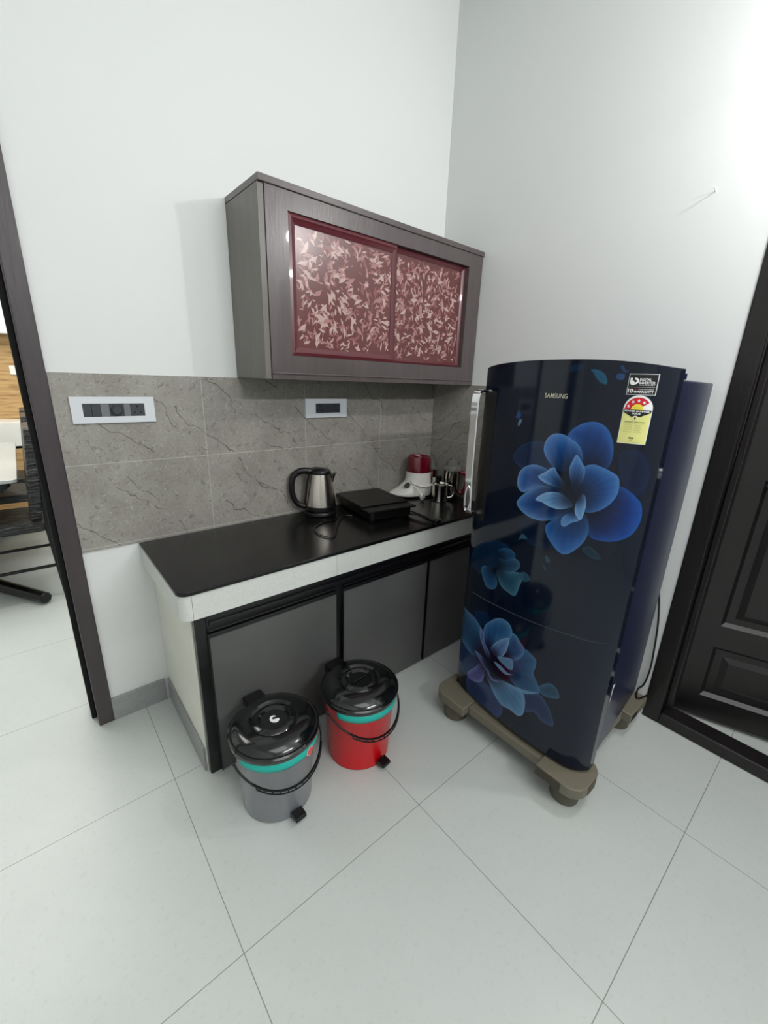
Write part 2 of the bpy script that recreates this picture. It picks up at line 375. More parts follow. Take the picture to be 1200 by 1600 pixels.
# ------------------------------------------------------------------ wall cupboard
x0, z0, z1, dp = -1.1543, 1.3402, 1.955, -.27
wc = empty('wall_cupboard', (-.58, -.13, z0), 'brown painted wall cupboard with two maroon sliding doors of patterned panel', 'cupboard')
MB().box(x0, x0+.022, dp+.004, -.0005, z0, z1-.022).build('side_board', m_cabside, wc, bevel=.0015)
MB().box(-.022, -.001, dp+.006, -.0005, z0, z1-.022).build('side_board', m_cabside, wc, bevel=.0015)
MB().box(x0+.022, -.022, dp+.012, -.02, z0, z0+.02).build('bottom_board', m_cab, wc)
MB().box(x0-.001, -.0005, dp-.006, -.0005, z1-.021, z1).build('top_board', m_cab, wc, bevel=.002)
ox0, ox1, oz0, oz1 = -1.0506, -.1013, 1.4237, 1.8767
f = MB().box(x0+.023, ox0, dp, dp+.025, z0, z1-.0215).box(ox1, -.0055, dp, dp+.025, z0, z1-.0215).box(ox0, ox1, dp, dp+.025, z0, oz0).box(ox0, ox1, dp, dp+.025, oz1, z1-.0215)
f.build('face_frame', m_cab, wc)
MB().box(x0+.022, -.02, dp-.004, dp, z0+.018, z0+.024).build('bottom_bead', m_cab, wc, bevel=.0015)
import random
rng = random.Random(7)
def slide(xa, xb, y, fw, fw_r=None):
    """sliding door: mitred bevelled frame and a patterned panel"""
    fr = fw_r or fw
    L = [(xa, xb, oz0+.001, oz1-.001, 0), (xa+fw*.4, xb-fr*.4, oz0+.001+fw*.4, oz1-.001-fw*.4, -.004), (xa+fw*.6, xb-fr*.6, oz0+.001+fw*.6, oz1-.001-fw*.6, .000), (xa+fw, xb-fr, oz0+.001+fw, oz1-.001-fw, .006), (xa+fw, xb-fr, oz0+.001+fw, oz1-.001-fw, .012)]
    v = []; f = []
    for a, b_, c_, e, dd in L: v += [(a, y+dd, c_), (b_, y+dd, c_), (b_, y+dd, e), (a, y+dd, e)]
    for k in range(4):
        for i in range(4): f.append((k*4+i, k*4+(i+1) % 4, (k+1)*4+(i+1) % 4, (k+1)*4+i))
    dr = MB().add(v, f).build('sliding_door', m_maroon, wc)
    pn = MB().box(xa+fw*.7, xb-fr*.7, y+.008, y+.012, oz0+fw*.7, oz1-fw*.7); nb = len(pn.f); mi = [0]*nb
    px0, px1, pz0, pz1 = xa+fw, xb-fr, oz0+fw, oz1-fw
    for q in range(int(1250*(px1-px0))):          # leaf shaped shards of the pressed pattern
        L = rng.uniform(.020, .050)*rng.choice((.6, 1, 1)); W = L*rng.uniform(.22, .50); a = rng.uniform(0, 6.283); bd = rng.uniform(-.45, .45)*L
        cx_ = rng.uniform(px0, px1); cz_ = rng.uniform(pz0, pz1); o_ = []
        kind = rng.random()
        if kind < .7: sh = [(-L/2, 0), (-L*.1, W*.5+bd*.4), (L/2, bd*.4), (L*.12, -W*.35+bd*.5), (-L*.15, -W*.2+bd*.25)]
        else: sh = [(-L/2, 0), (0, W*.6), (L/2, W*.2), (L*.15, -W*.15), (L*.2, -W*.9), (-L*.05, -W*.3)]
        for u, w_ in sh: o_.append((cx_+u*math.cos(a)-w_*math.sin(a), cz_+u*math.sin(a)+w_*math.cos(a)))
        if min(t_[0] for t_ in o_) < px0 or max(t_[0] for t_ in o_) > px1 or min(t_[1] for t_ in o_) < pz0 or max(t_[1] for t_ in o_) > pz1: continue
        pn.add([(x_, y+.0078-.0000004*q, z_) for x_, z_ in o_], [tuple(range(len(o_)))]); mi.append(rng.choice((1, 1, 2, 2, 3)))
    me_ = bpy.data.meshes.new('door_panel'); inv = world(dr).inverted()
    me_.from_pydata([tuple(inv @ Vector(t_)) for t_ in pn.v], [], pn.f)
    for m_ in [m_pat]+m_pats: me_.materials.append(m_)
    me_.polygons.foreach_set('material_index', mi); me_.update(); link('door_panel', me_, None, dr)
slide(ox0+.001, -.553, dp+.006, .030, .022)
slide(-.575, ox1-.001, dp+.021, .020)
MB().box(ox0, ox1, dp+.03, dp+.033, oz0-.02, oz1+.02).build('inner_board', m_dk, wc)

# ------------------------------------------------------------------ switch plates
def plate(name, label, x0, x1, z0, z1, i0, i1, j0, j1):
    t = empty(name, ((x0+x1)/2, -.009, (z0+z1)/2), label, 'switch plate' if 'switch' in name else 'power socket')
    b = MB(); y = -.0195
    b.box(x0, i0, y, -.0095, z0, z1).box(i1, x1, y, -.0095, z0, z1).box(i0, i1, y, -.0095, z0, j0).box(i0, i1, y, -.0095, j1, z1)
    b.build('cover_plate', m_plate, t)
    return t
t = plate('switch_board', 'wide silver switch board with fan regulator knob and socket near the doorway', -1.717, -1.472, 1.180, 1.266, -1.685, -1.504, 1.201, 1.244)
MB().box(-1.685, -1.6605, -.0175, -.0095, 1.201, 1.244).build('rocker_switch', m_dgrey, t, bevel=.001)
MB().box(-1.660, -1.635, -.0175, -.0095, 1.201, 1.244).build('rocker_switch', m_dgrey, t, bevel=.001)
MB().box(-1.6345, -1.610, -.0165, -.0095, 1.201, 1.244).build('blank_module', m_mgrey, t)
MB().box(-1.5475, -1.5255-.0225, -.0165, -.0095, 1.201, 1.244).box(-1.567, -1.5475, -.0165, -.0095, 1.201, 1.244).build('blank_module', m_mgrey, t)
rg = MB().box(-1.6095, -1.5675, -.015, -.0095, 1.201, 1.244).build('regulator', m_dgrey, t)
kb = MB(); 
for (r0, y_) in ((1, 0),): pass
prof = [(.0, 0), (.017, 0), (.0165, .011), (.013, .014), (0, .014)]
v = []; f = []; N = 32
for r, d_ in prof[1:4]:
    for i in range(N): a = 2*math.pi*i/N; v.append((-1.5885+r*math.cos(a), -.015-d_, 1.2225+r*math.sin(a)))
for j in range(2):
    for i in range(N): f.append((j*N+i, j*N+(i+1) % N, (j+1)*N+(i+1) % N, (j+1)*N+i))
f.append(tuple(2*N+i for i in range(N)))
kb.add(v, f).build('knob', m_dgrey, rg, auto=40)
def socket3(t, xc, zc, w, h, s=1.):
    so = MB().box(xc-w/2, xc+w/2, -.0168, -.0095, zc-h/2, zc+h/2).build('socket', m_dgrey, t)
    b = MB()
    for dx, dz, r in ((0, .0115, .0035), (-.0095, -.0085, .0028), (.0095, -.0085, .0028)):
        b.prism([(xc+(dx+r*math.cos(a))*s, zc+(dz+r*math.sin(a))*s) for a in np.linspace(0, 2*math.pi, 12, endpoint=False)], -.0171, -.0150, lambda x, y, z: (x, z, y))
    b.build('pin_hole', m_hole, so)
socket3(t, -1.5258, 1.2225, .043, .043)
t = plate('socket_plate', 'small silver double socket plate under the wall cupboard', -.856, -.630, 1.174, 1.259, -.803, -.668, 1.195, 1.238)
socket3(t, -.7792, 1.2165, .0470, .043)
MB().box(-.7555, -.7155, -.0165, -.0095, 1.195, 1.238).build('blank_module', m_dgrey, t)
socket3(t, -.6918, 1.2165, .0470, .043)

# ------------------------------------------------------------------ things on the worktop
ZC = .7308
# electric kettle
KX, KY = -.824, -.082
t = empty('electric_kettle', (KX, KY, ZC), 'brushed steel electric kettle with black handle on the worktop', 'kettle')
b = MB().lathe([(.070, ZC), (.074, ZC+.004), (.074, ZC+.014), (.069, ZC+.020), (0, ZC+.020)], KX, KY); b.build('power_base', m_bplas, t, auto=40)
b = MB().lathe([(.066, ZC+.021), (.0735, ZC+.026), (.0740, ZC+.044), (.0728, ZC+.048), (0, ZC+.048)], KX, KY); b.build('base_ring', m_bplas, t, auto=40)
b = MB().lathe([(.0725, ZC+.048), (.0715, ZC+.056), (.0685, ZC+.085), (.062, ZC+.13), (.0545, ZC+.172), (.0495, ZC+.196), (0, ZC+.196)], KX, KY); b.build('body', m_steel, t, auto=50)
ha = math.radians(160); hd = Vector((math.cos(ha), math.sin(ha), 0)); ko = Vector((KX, KY, 0))
lid = MB().lathe([(.0495, ZC+.196), (.0505, ZC+.203), (.047, ZC+.211), (.040, ZC+.209), (.030, ZC+.213), (0, ZC+.215)], KX, KY).build('lid', m_bplas, t, auto=50)
lv = [ko+hd*r+Vector((0, 0, ZC+z)) for r, z in ((-.02, .216), (.02, .221), (.05, .217))]
MB().tube([tuple(q) for q in lv], .009, 10, flat=.6).build('lid_catch', m_bplas, lid, auto=60)
hp = [(.045, .205), (.072, .211), (.102, .205), (.124, .186), (.132, .155), (.131, .115), (.124, .082), (.108, .056), (.088, .044), (.070, .040)]
pts = [tuple(ko+hd*r+Vector((0, 0, ZC+z))) for r, z in spline(hp, 5)]
MB().tube(pts, .0115, 12, rad=[.013-.004*i/len(pts) for i in range(len(pts))], flat=1.25).build('handle', m_bplas, t, auto=60)
pp = [tuple(ko+hd*r+Vector((0, 0, ZC+z))) for r, z in ((.048, .198), (.060, .13), (.069, .05))]
MB().tube(pp, .009, 8).build('handle_back', m_bplas, t, auto=60)
sp = -hd; sd = Vector((-sp.y, sp.x, 0))
v = []
for r, z, hw in ((.050, .196, .020), (.076, .200, .006), (.060, .150, .010), (.0565, .160, .020)):
    for s_ in (-1, 1): v.append(tuple(ko+sp*r+sd*hw*s_+Vector((0, 0, ZC+z))))
MB().add(v, [(0, 1, 3, 2), (2, 3, 5, 4), (0, 2, 4, 6), (1, 7, 5, 3), (4, 5, 7, 6), (0, 6, 7, 1)]).build('spout', m_steel, t, bevel=.002)
cp = [(KX+.02, KY-.065, ZC+.008), (-.80, -.16, ZC+.004), (-.80, -.19, ZC+.004), (-.835, -.215, ZC+.004), (-.89, -.215, ZC+.004), (-.945, -.24, ZC+.004), (-.98, -.29, ZC+.004), (-.985, -.35, ZC+.004), (-.965, -.39, ZC+.004), (-.93, -.37, ZC+.004), (-.86, -.28, ZC+.006), (-.78, -.20, ZC+.009), (-.73, -.21, ZC+.004)]
MB().tube(spline(cp, 6), .0028, 6).build('cord', m_bplas, t, auto=60)

# induction cooktop
TX, TY, TA = -.583, -.193, math.radians(-8)
t = empty('induction_cooktop', (TX, TY, ZC), 'flat black induction cooktop between the kettle and the mixer', 'cooktop', TA)
hw, hl = .129, .177
MB().prism(rrect(-hw+.016, hw-.016, -hl+.016, hl-.016, .015), .010, .050).build('body', m_bplas, t, loc=(0, 0, 0), bevel=.003)
MB().prism(rrect(-hw, hw, -hl, hl, .006), .050, .056).build('rim', m_bplas, t, loc=(0, 0, 0), bevel=.0015)
g = MB().prism(rrect(-hw+.001, hw-.001, -hl+.072, hl-.001, .005), .0562, .0625).build('glass_plate', mat('cooktop_glass', (9, 10, 10), .3, spec=.3), t, loc=(0, 0, 0), bevel=.001)
N = 48; v = []; f = []
for r in (.074, .0755):
    for i in range(N): a = 2*math.pi*i/N; v.append((r*math.cos(a), .036+r*math.sin(a), .0628))
for i in range(N): f.append((i, (i+1) % N, N+(i+1) % N, N+i))
MB().add(v, f).build('heating_ring', mat('ring_print', (72, 76, 76), .5), g, loc=(0, 0, 0))
MB().box(-hw+.004, hw-.004, -hl+.003, -hl+.068, .0562, .0575).build('control_panel', mat('panel_print', (18, 20, 23), .35, spec=.3), t, loc=(0, 0, 0))
for sx in (-1, 1):
    for sy in (-1, 1): MB().lathe([(.014, 0), (.016, .010)], sx*.095, sy*.14, 16).build('foot', m_bplas, t, loc=(0, 0, 0))
cr = MB().tube(spline([(-.475, -.30, ZC+.02), (-.46, -.32, ZC+.008), (-.445, -.345, ZC+.004), (-.448, -.40, ZC+.004), (-.462, -.46, ZC+.004), (-.478, -.505, ZC+.006)], 6), .0032, 6)
cr.tube(spline([(-.49, -.33, ZC+.012), (-.52, -.37, ZC+.004), (-.53, -.42, ZC+.004), (-.52, -.47, ZC+.004), (-.49, -.508, ZC+.006)], 6), .0032, 6)
cr = cr.build('cord', m_bplas, t, auto=60)
pl = MB().box(-.497, -.462, -.530, -.500, ZC+.0005, ZC+.022).build('plug', m_bplas, cr, bevel=.005, seg=3)
b = MB()
for dx, dy, dz in ((-.010, 0, .008), (.010, 0, .008), (0, 0, .020)): b.tube([(-.4795+dx, -.522, ZC+.012+dz*.5), (-.484+dx, -.538, ZC+.026+dz*.5)], .0032, 8)
b.build('pin', m_chrome, pl, auto=40)

# mixer grinder
MX, MY = -.185, -.093
t = empty('mixer_grinder', (MX, MY, ZC), 'white mixer grinder base with maroon collar in the corner of the worktop', 'mixer')
wa = math.radians(155); wd = Vector((math.cos(wa), math.sin(wa), 0))
b = MB(); N = 48; prof = [(.077, .012, .165), (.078, .020, .170), (.077, .034, .150), (.0755, .055, .105), (.0725, .085, .074), (.0705, .115, .0705), (.069, .138, .069)]
v = []; f = []
for r, z, e in prof:
    for i in range(N):
        a = 2*math.pi*i/N; c_ = math.cos(a-wa); rr = r
        if c_ > 0: rr = r+(e-r)*c_**2.2
        v.append((MX+rr*math.cos(a), MY+min(rr*math.sin(a), .078), ZC+z))
for j in range(len(prof)-1):
    for i in range(N): f.append((j*N+i, j*N+(i+1) % N, (j+1)*N+(i+1) % N, (j+1)*N+i))
f += [tuple(range(N-1, -1, -1)), tuple((len(prof)-1)*N+i for i in range(N))]
MB().add(v, f).build('motor_housing', m_wplas, t, auto=50)
MB().lathe([(.074, ZC+.0005), (.073, ZC+.012)], MX, MY).build('foot_ring', m_bplas, t)
MB().lathe([(.0695, ZC+.1385), (.070, ZC+.143), (.0665, ZC+.205), (.062, ZC+.222), (.056, ZC+.2245), (.052, ZC+.220), (.050, ZC+.19), (0, ZC+.19)], MX, MY).build('collar', m_collar, t, auto=40)
kp = Vector((MX, MY, 0))+Vector((math.cos(math.radians(188)), math.sin(math.radians(188)), 0))*.098+Vector((0, 0, ZC+.072))
kdn = Vector((-.62, -.68, .35)).normalized(); ku = kdn.cross(Vector((0, 0, 1))).normalized(); kv = ku.cross(kdn)
v = []; N = 24
for r, d_ in ((.016, -.02), (.016, .004), (.013, .008)):
    for i in range(N): a = 2*math.pi*i/N; v.append(tuple(kp+kdn*d_+ku*r*math.cos(a)+kv*r*math.sin(a)))
f = [(j*N+i, j*N+(i+1) % N, (j+1)*N+(i+1) % N, (j+1)*N+i) for j in range(2) for i in range(N)]+[tuple(2*N+i for i in range(N))]
MB().add(v, f).build('speed_knob', m_bplas, t, auto=40)
th = np.radians(np.linspace(200, 330, 16)); cp = [(MX+.082*math.cos(a), MY+.082*math.sin(a), ZC+.085-.02*math.sin((a-th[0])/(th[-1]-th[0])*math.pi)) for a in th]
cd = MB().tube(cp, .0036, 8).tube(spline([cp[0], (MX-.105, MY-.035, ZC+.10), (MX-.12, MY-.01, ZC+.075)], 5), .0036, 8)
cd.tube(spline([(MX-.075, MY-.045, ZC+.07), (MX-.075, MY-.075, ZC+.055), (MX-.072, MY-.094, ZC+.035)], 5), .0036, 8)
cd = cd.build('cord', m_wplas, t, auto=60)
pg = MB().tube([(MX-.074, MY-.090, ZC+.045), (MX-.068, MY-.104, ZC+.022), (MX-.064, MY-.110, ZC+.010)], .012, 12, rad=[.006, .014, .015]).build('plug', m_wplas, cd, auto=50)
b = MB()
for dx, dz in ((-.006, .022), (.006, .020), (0, .032)): b.tube([(MX-.070+dx, MY-.115, ZC+dz), (MX-.078+dx, MY-.130, ZC+dz)], .0028, 8)
b.build('pin', mat('brass_pin', (150, 120, 80), .3, 1.), pg, auto=40)

def jar(x, y, r, h, label, ha, s=1.):
    t = empty('mixer_jar', (x, y, ZC), label, 'jar')
    MB().lathe([(r*.72, ZC+.0005), (r*.74, ZC+.022), (r*.62, ZC+.026), (0, ZC+.026)], x, y, 32).build('base', m_bplas, t, auto=40)
    MB().lathe([(r*.66, ZC+.0265), (r*.86, ZC+.04), (r*.96, ZC+h*.5), (r, ZC+h), (r*1.06, ZC+h+.003), (r*.97, ZC+h+.0035), (r*.92, ZC+h*.5), (r*.8, ZC+.05), (0, ZC+.045)], x, y, 40).build('body', m_shiny, t, auto=50)
    a = math.radians(ha); d_ = Vector((math.cos(a), math.sin(a), 0)); o = Vector((x, y, 0))
    pts = [tuple(o+d_*q+Vector((0, 0, ZC+z))) for q, z in spline([(r*.98, h*.92), (r*1.45, h*.95), (r*1.75, h*.75), (r*1.65, h*.4), (r*1.3, h*.22), (r*.93, h*.25)], 5)]
    MB().tube(pts, .009, 10, flat=1.4).build('handle', m_collar, t, auto=60)
    l = MB().lathe([(r*1.07, ZC+h+.004), (r*1.08, ZC+h+.010), (r*.98, ZC+h+.014), (r*.82, ZC+h+.040), (r*.55, ZC+h+.060), (r*.3, ZC+h+.066), (r*.28, ZC+h+.080), (0, ZC+h+.082)], x, y, 40)
    l.build('lid', m_glassp, t, auto=60)
jar(-.069, -.243, .047, .155, 'steel mixer jar with clear domed lid beside the fridge', 300)
jar(-.055, -.071, .039, .132, 'smaller steel mixer jar with maroon handle half hidden behind the mixer grinder', 225)

UX, UY = -.170, -.250
t = empty('steel_mug', (UX, UY, ZC), 'small shiny steel mug with loop handle in front of the mixer jars', 'mug')
MB().lathe([(.041, ZC+.0005), (.0435, ZC+.003), (.0425, ZC+.010), (.0425, ZC+.080), (.0455, ZC+.094), (.0445, ZC+.095), (.0405, ZC+.08), (.0405, ZC+.006), (0, ZC+.006)], UX, UY, 40).build('body', m_shiny, t, auto=40)
a = math.radians(-38); d_ = Vector((math.cos(a), math.sin(a), 0)); o = Vector((UX, UY, 0))
MB().tube([tuple(o+d_*q+Vector((0, 0, ZC+z))) for q, z in spline([(.042, .082), (.062, .078), (.077, .055), (.076, .035), (.062, .018), (.042, .014)], 5)], .0035, 8, flat=2).build('handle', m_shiny, t, auto=60)
t = empty('steel_tumbler', (-.135, -.165, ZC), 'tiny steel tumbler standing between the mug and the mixer grinder', 'tumbler')
MB().lathe([(.024, ZC+.0005), (.025, ZC+.004), (.029, ZC+.108), (.031, ZC+.112), (.029, ZC+.112), (.024, ZC+.006), (0, ZC+.006)], -.110, -.168, 32).build('body', m_shiny, t, auto=40)

# ------------------------------------------------------------------ pedal bins
def bin_(cx, cy, label, m_b, rb, R, pa, mark):
    """pa: direction of the pedal in degrees"""
    t = empty('pedal_bin', (cx, cy, 0), label, 'pedal bin', math.radians(pa))   # local +x points to the pedal
    zl = .2720
    MB().lathe([(rb-.006, .0005), (rb, .004), (rb+.001, .05), (R-.015, zl-.035), (R-.006, zl-.02), (R-.006, zl), (0, zl)], 0, 0, 64).build('bucket', m_b, t, loc=(0, 0, 0), auto=40)
    N = 40; v = []; f = []
    for r, z in ((R-.011, zl-.040), (R-.004, zl-.026), (R-.0035, zl-.002)):
        for i in range(N+1): a = math.radians(-75+150*i/N); v.append((r*math.cos(a), r*math.sin(a), z-.006*math.cos(a)))
    for j in range(2):
        for i in range(N): k = j*(N+1)+i; f.append((k, k+1, k+N+2, k+N+1))
    bd = MB().add(v, f).build('label_band', m_teal, t, loc=(0, 0, 0), auto=60); bd.modifiers.new('s', 'SOLIDIFY').thickness = .001
    if mark:
        a = math.radians(22); r = R-.0005; 
        disc = []; c0 = (r, a)
        for col, rad, off in ((m_wpap, .016, .001), (mat('coral_print', (225, 90, 80), .4), .0135, .0022)):
            v = [((R-.004+off)*math.cos(a), (R-.004+off)*math.sin(a), zl-.030)]
            for i in range(24):
                q = 2*math.pi*i/24; aa = a+rad*math.cos(q)/R; v.append(((R-.004+off)*math.cos(aa), (R-.004+off)*math.sin(aa), zl-.030+rad*math.sin(q)))
            MB().add(v, [(0, 1+i, 1+(i+1) % 24) for i in range(24)]).build('round_mark', col, bd, loc=(0, 0, 0))
    lid = [(R-.002, zl-.006), (R+.001, zl), (R+.001, zl+.010), (R-.004, zl+.014), (R-.010, zl+.013), (R-.014, zl+.018), (R-.022, zl+.026), (R-.040, zl+.034), (.078, zl+.037), (.072, zl+.033), (.068, zl+.031), (.064, zl+.034), (.052, zl+.038), (.047, zl+.036), (.043, zl+.029), (.020, zl+.028), (0, zl+.028)]
    l = MB().lathe(lid, 0, 0, 72).build('lid', m_bgloss, t, loc=(0, 0, 0), auto=28)
    if mark:
        pts = spline([(.012, .012), (.016, .002), (.010, -.008), (.000, -.012), (-.010, -.010), (-.017, -.002), (-.014, .008), (-.008, .009), (-.011, .001), (-.006, -.004), (.000, -.001), (.002, .008), (.006, .014)], 5, True)
        MB().prism([(x-.0, y) for x, y in pts], zl+.0285, zl+.0295).build('paper_scrap', m_wpap, l, loc=(0, 0, 0))
    else:
        MB().box(-.006, .002, -.032, .032, zl+.028, zl+.033).build('lid_ridge', m_bgloss, l, loc=(0, 0, 0), bevel=.002)
    h = MB().prism(rrect(-R-.022, -R+.034, -.034, .034, .006), zl-.03, zl+.024).build('hinge', m_bplas, t, loc=(0, 0, 0), bevel=.004)
    pts = []; rads = []
    for i in range(41):
        a = math.radians(-90+180*i/40); Rr = R+.007; tilt = math.radians(38)
        pts.append((Rr*math.cos(a)*math.cos(tilt)*1.22+.002, Rr*math.sin(a), zl-.018-Rr*math.cos(a)*math.sin(tilt)))
    hd_ = MB().tube(pts, .0035, 8).build('carry_handle', m_bplas, t, loc=(0, 0, 0), auto=60)
    b = MB()                                   # ladder shaped finger grip in the middle of the bail
    out_ = [(x*1.012+.001, y*1.0, z-.011) for x, y, z in pts[9:32]]
    b.tube(out_, .0022, 6)
    for i in range(9, 32, 2): b.tube([pts[i], out_[i-9]], .0030, 6)
    b.tube(pts[8:33], .0042, 6)
    b.build('grip', m_bplas, hd_, loc=(0, 0, 0), auto=60)
    b = MB().box(rb-.03, rb+.012, -.014, .014, .006, .016)
    b.add([(rb+.004, -.019, .012), (rb+.040, -.019, .020), (rb+.040, .019, .020), (rb+.004, .019, .012), (rb+.006, -.019, .034), (rb+.038, -.019, .032), (rb+.038, .019, .032), (rb+.006, .019, .034)],
          [(0, 3, 2, 1), (4, 5, 6, 7), (0, 1, 5, 4), (1, 2, 6, 5), (2, 3, 7, 6), (3, 0, 4, 7)])
    b.build('pedal', m_bplas, t, loc=(0, 0, 0), bevel=.002)
    return t
bin_(-1.3884, -.6981, 'grey pedal bin with black lid and white paper scrap on top', m_greyb, .1133, .1418, -88, True)
bin_(-1.061, -.7175, 'red pedal bin with black lid standing behind the grey one', m_red, .1150, .1430, -85, False)

# ------------------------------------------------------------------ fridge stand
def foot_pad(t, x0, x1, y0, y1, corners, fx, fy):
    pd = MB().prism(rrect(x0, x1, y0, y1, .055, 8, corners), .078, .119).build('pad', m_stand, t, bevel=.004, seg=2, auto=35)
    b = MB().lathe([(.040, .0005), (.047, .003), (.050, .045), (.050, .0775)], fx, fy, 28); b.build('foot', m_stand2, pd, auto=40)
    return pd
t = empty('fridge_stand', (-.36, -1.09, 0), 'taupe plastic fridge stand on four round feet', 'stand')
P1 = foot_pad(t, -.705, -.535, -1.400, -1.245, (1, 1, 0, 0), -.628, -1.325)
P2 = foot_pad(t, -.705, -.560, -.930, -.770, (0, 0, 0, 1), -.640, -.845)
P3 = foot_pad(t, -.205, -.040, -1.368, -1.235, (0, 0, 0, 0), -.135, -1.300)
P4 = foot_pad(t, -.205, -.040, -.930, -.770, (0, 0, 0, 0), -.110, -.845)
b = MB()
N = 34
for i in range(N): b.box(-.7075, -.7045, -1.335+i*.0026*1.0, -1.3337+i*.0026, .081, .116)
b.build('ribs', m_stand2, P1)
b = MB()
for i in range(10): b.box(-.646+i*.0052, -.6424+i*.0052, -1.4022, -1.3995, .081, .116)
b.build('ribs', m_stand2, P1)
b = MB()
for i in range(7): b.box(-.200+i*.009, -.1955+i*.009, -1.3688, -1.3678, .084, .114)
b.build('vent', m_hole, P3)
MB().box(-.668, -.600, -1.245, -.930, .074, .112).build('front_bar', m_stand, t, bevel=.004)
MB().box(-.535, -.205, -1.335, -1.27, .074, .112).build('side_bar', m_stand, t, bevel=.004)
MB().box(-.560, -.205, -.90, -.84, .074, .112).build('side_bar', m_stand, t, bevel=.004)
MB().box(-.14, -.08, -1.235, -.930, .074, .112).build('back_bar', m_stand, t, bevel=.004)

# ------------------------------------------------------------------ fridge
YL, YR = -.785, -1.375
def xf(y):
    t = np.clip((np.asarray(y, float)+1.08)/.295, -1, 1); s = np.clip((abs(t)-.6)/.4, 0, 1)
    return -.652+.02*t+.03*t*t+np.where(t < 0, .045, .03)*s**4
def ztop(y):
    t = np.clip((np.asarray(y, float)+1.08)/.295, -1, 1); return 1.398+.022*(1-np.abs(t)**2.6)
fr = empty('refrigerator', (-.34, -1.08, .119), 'tall glossy dark blue single door fridge with large blue flower print', 'refrigerator')
out = [(-.552, -1.360), (-.035, -1.318), (-.035, -.838), (-.552, -.800)]
MB().prism(out[::1], .1195, 1.3745).build('body', m_body, fr, bevel=.006, seg=3)
MB().box(-.550, -.450, -1.350, -1.262, 1.375, 1.392).build('hinge_cover', m_body, fr, bevel=.003)
MB().box(-.600, -.553, -1.352, -.806, .1195, .1295).build('door_foot_shade', m_hole, fr)  # black strip standing in for the shadow along the door's bottom edge
MB().box(-.563, -.5525, -1.358, -.803, .135, 1.372).build('gasket', m_gask, fr)
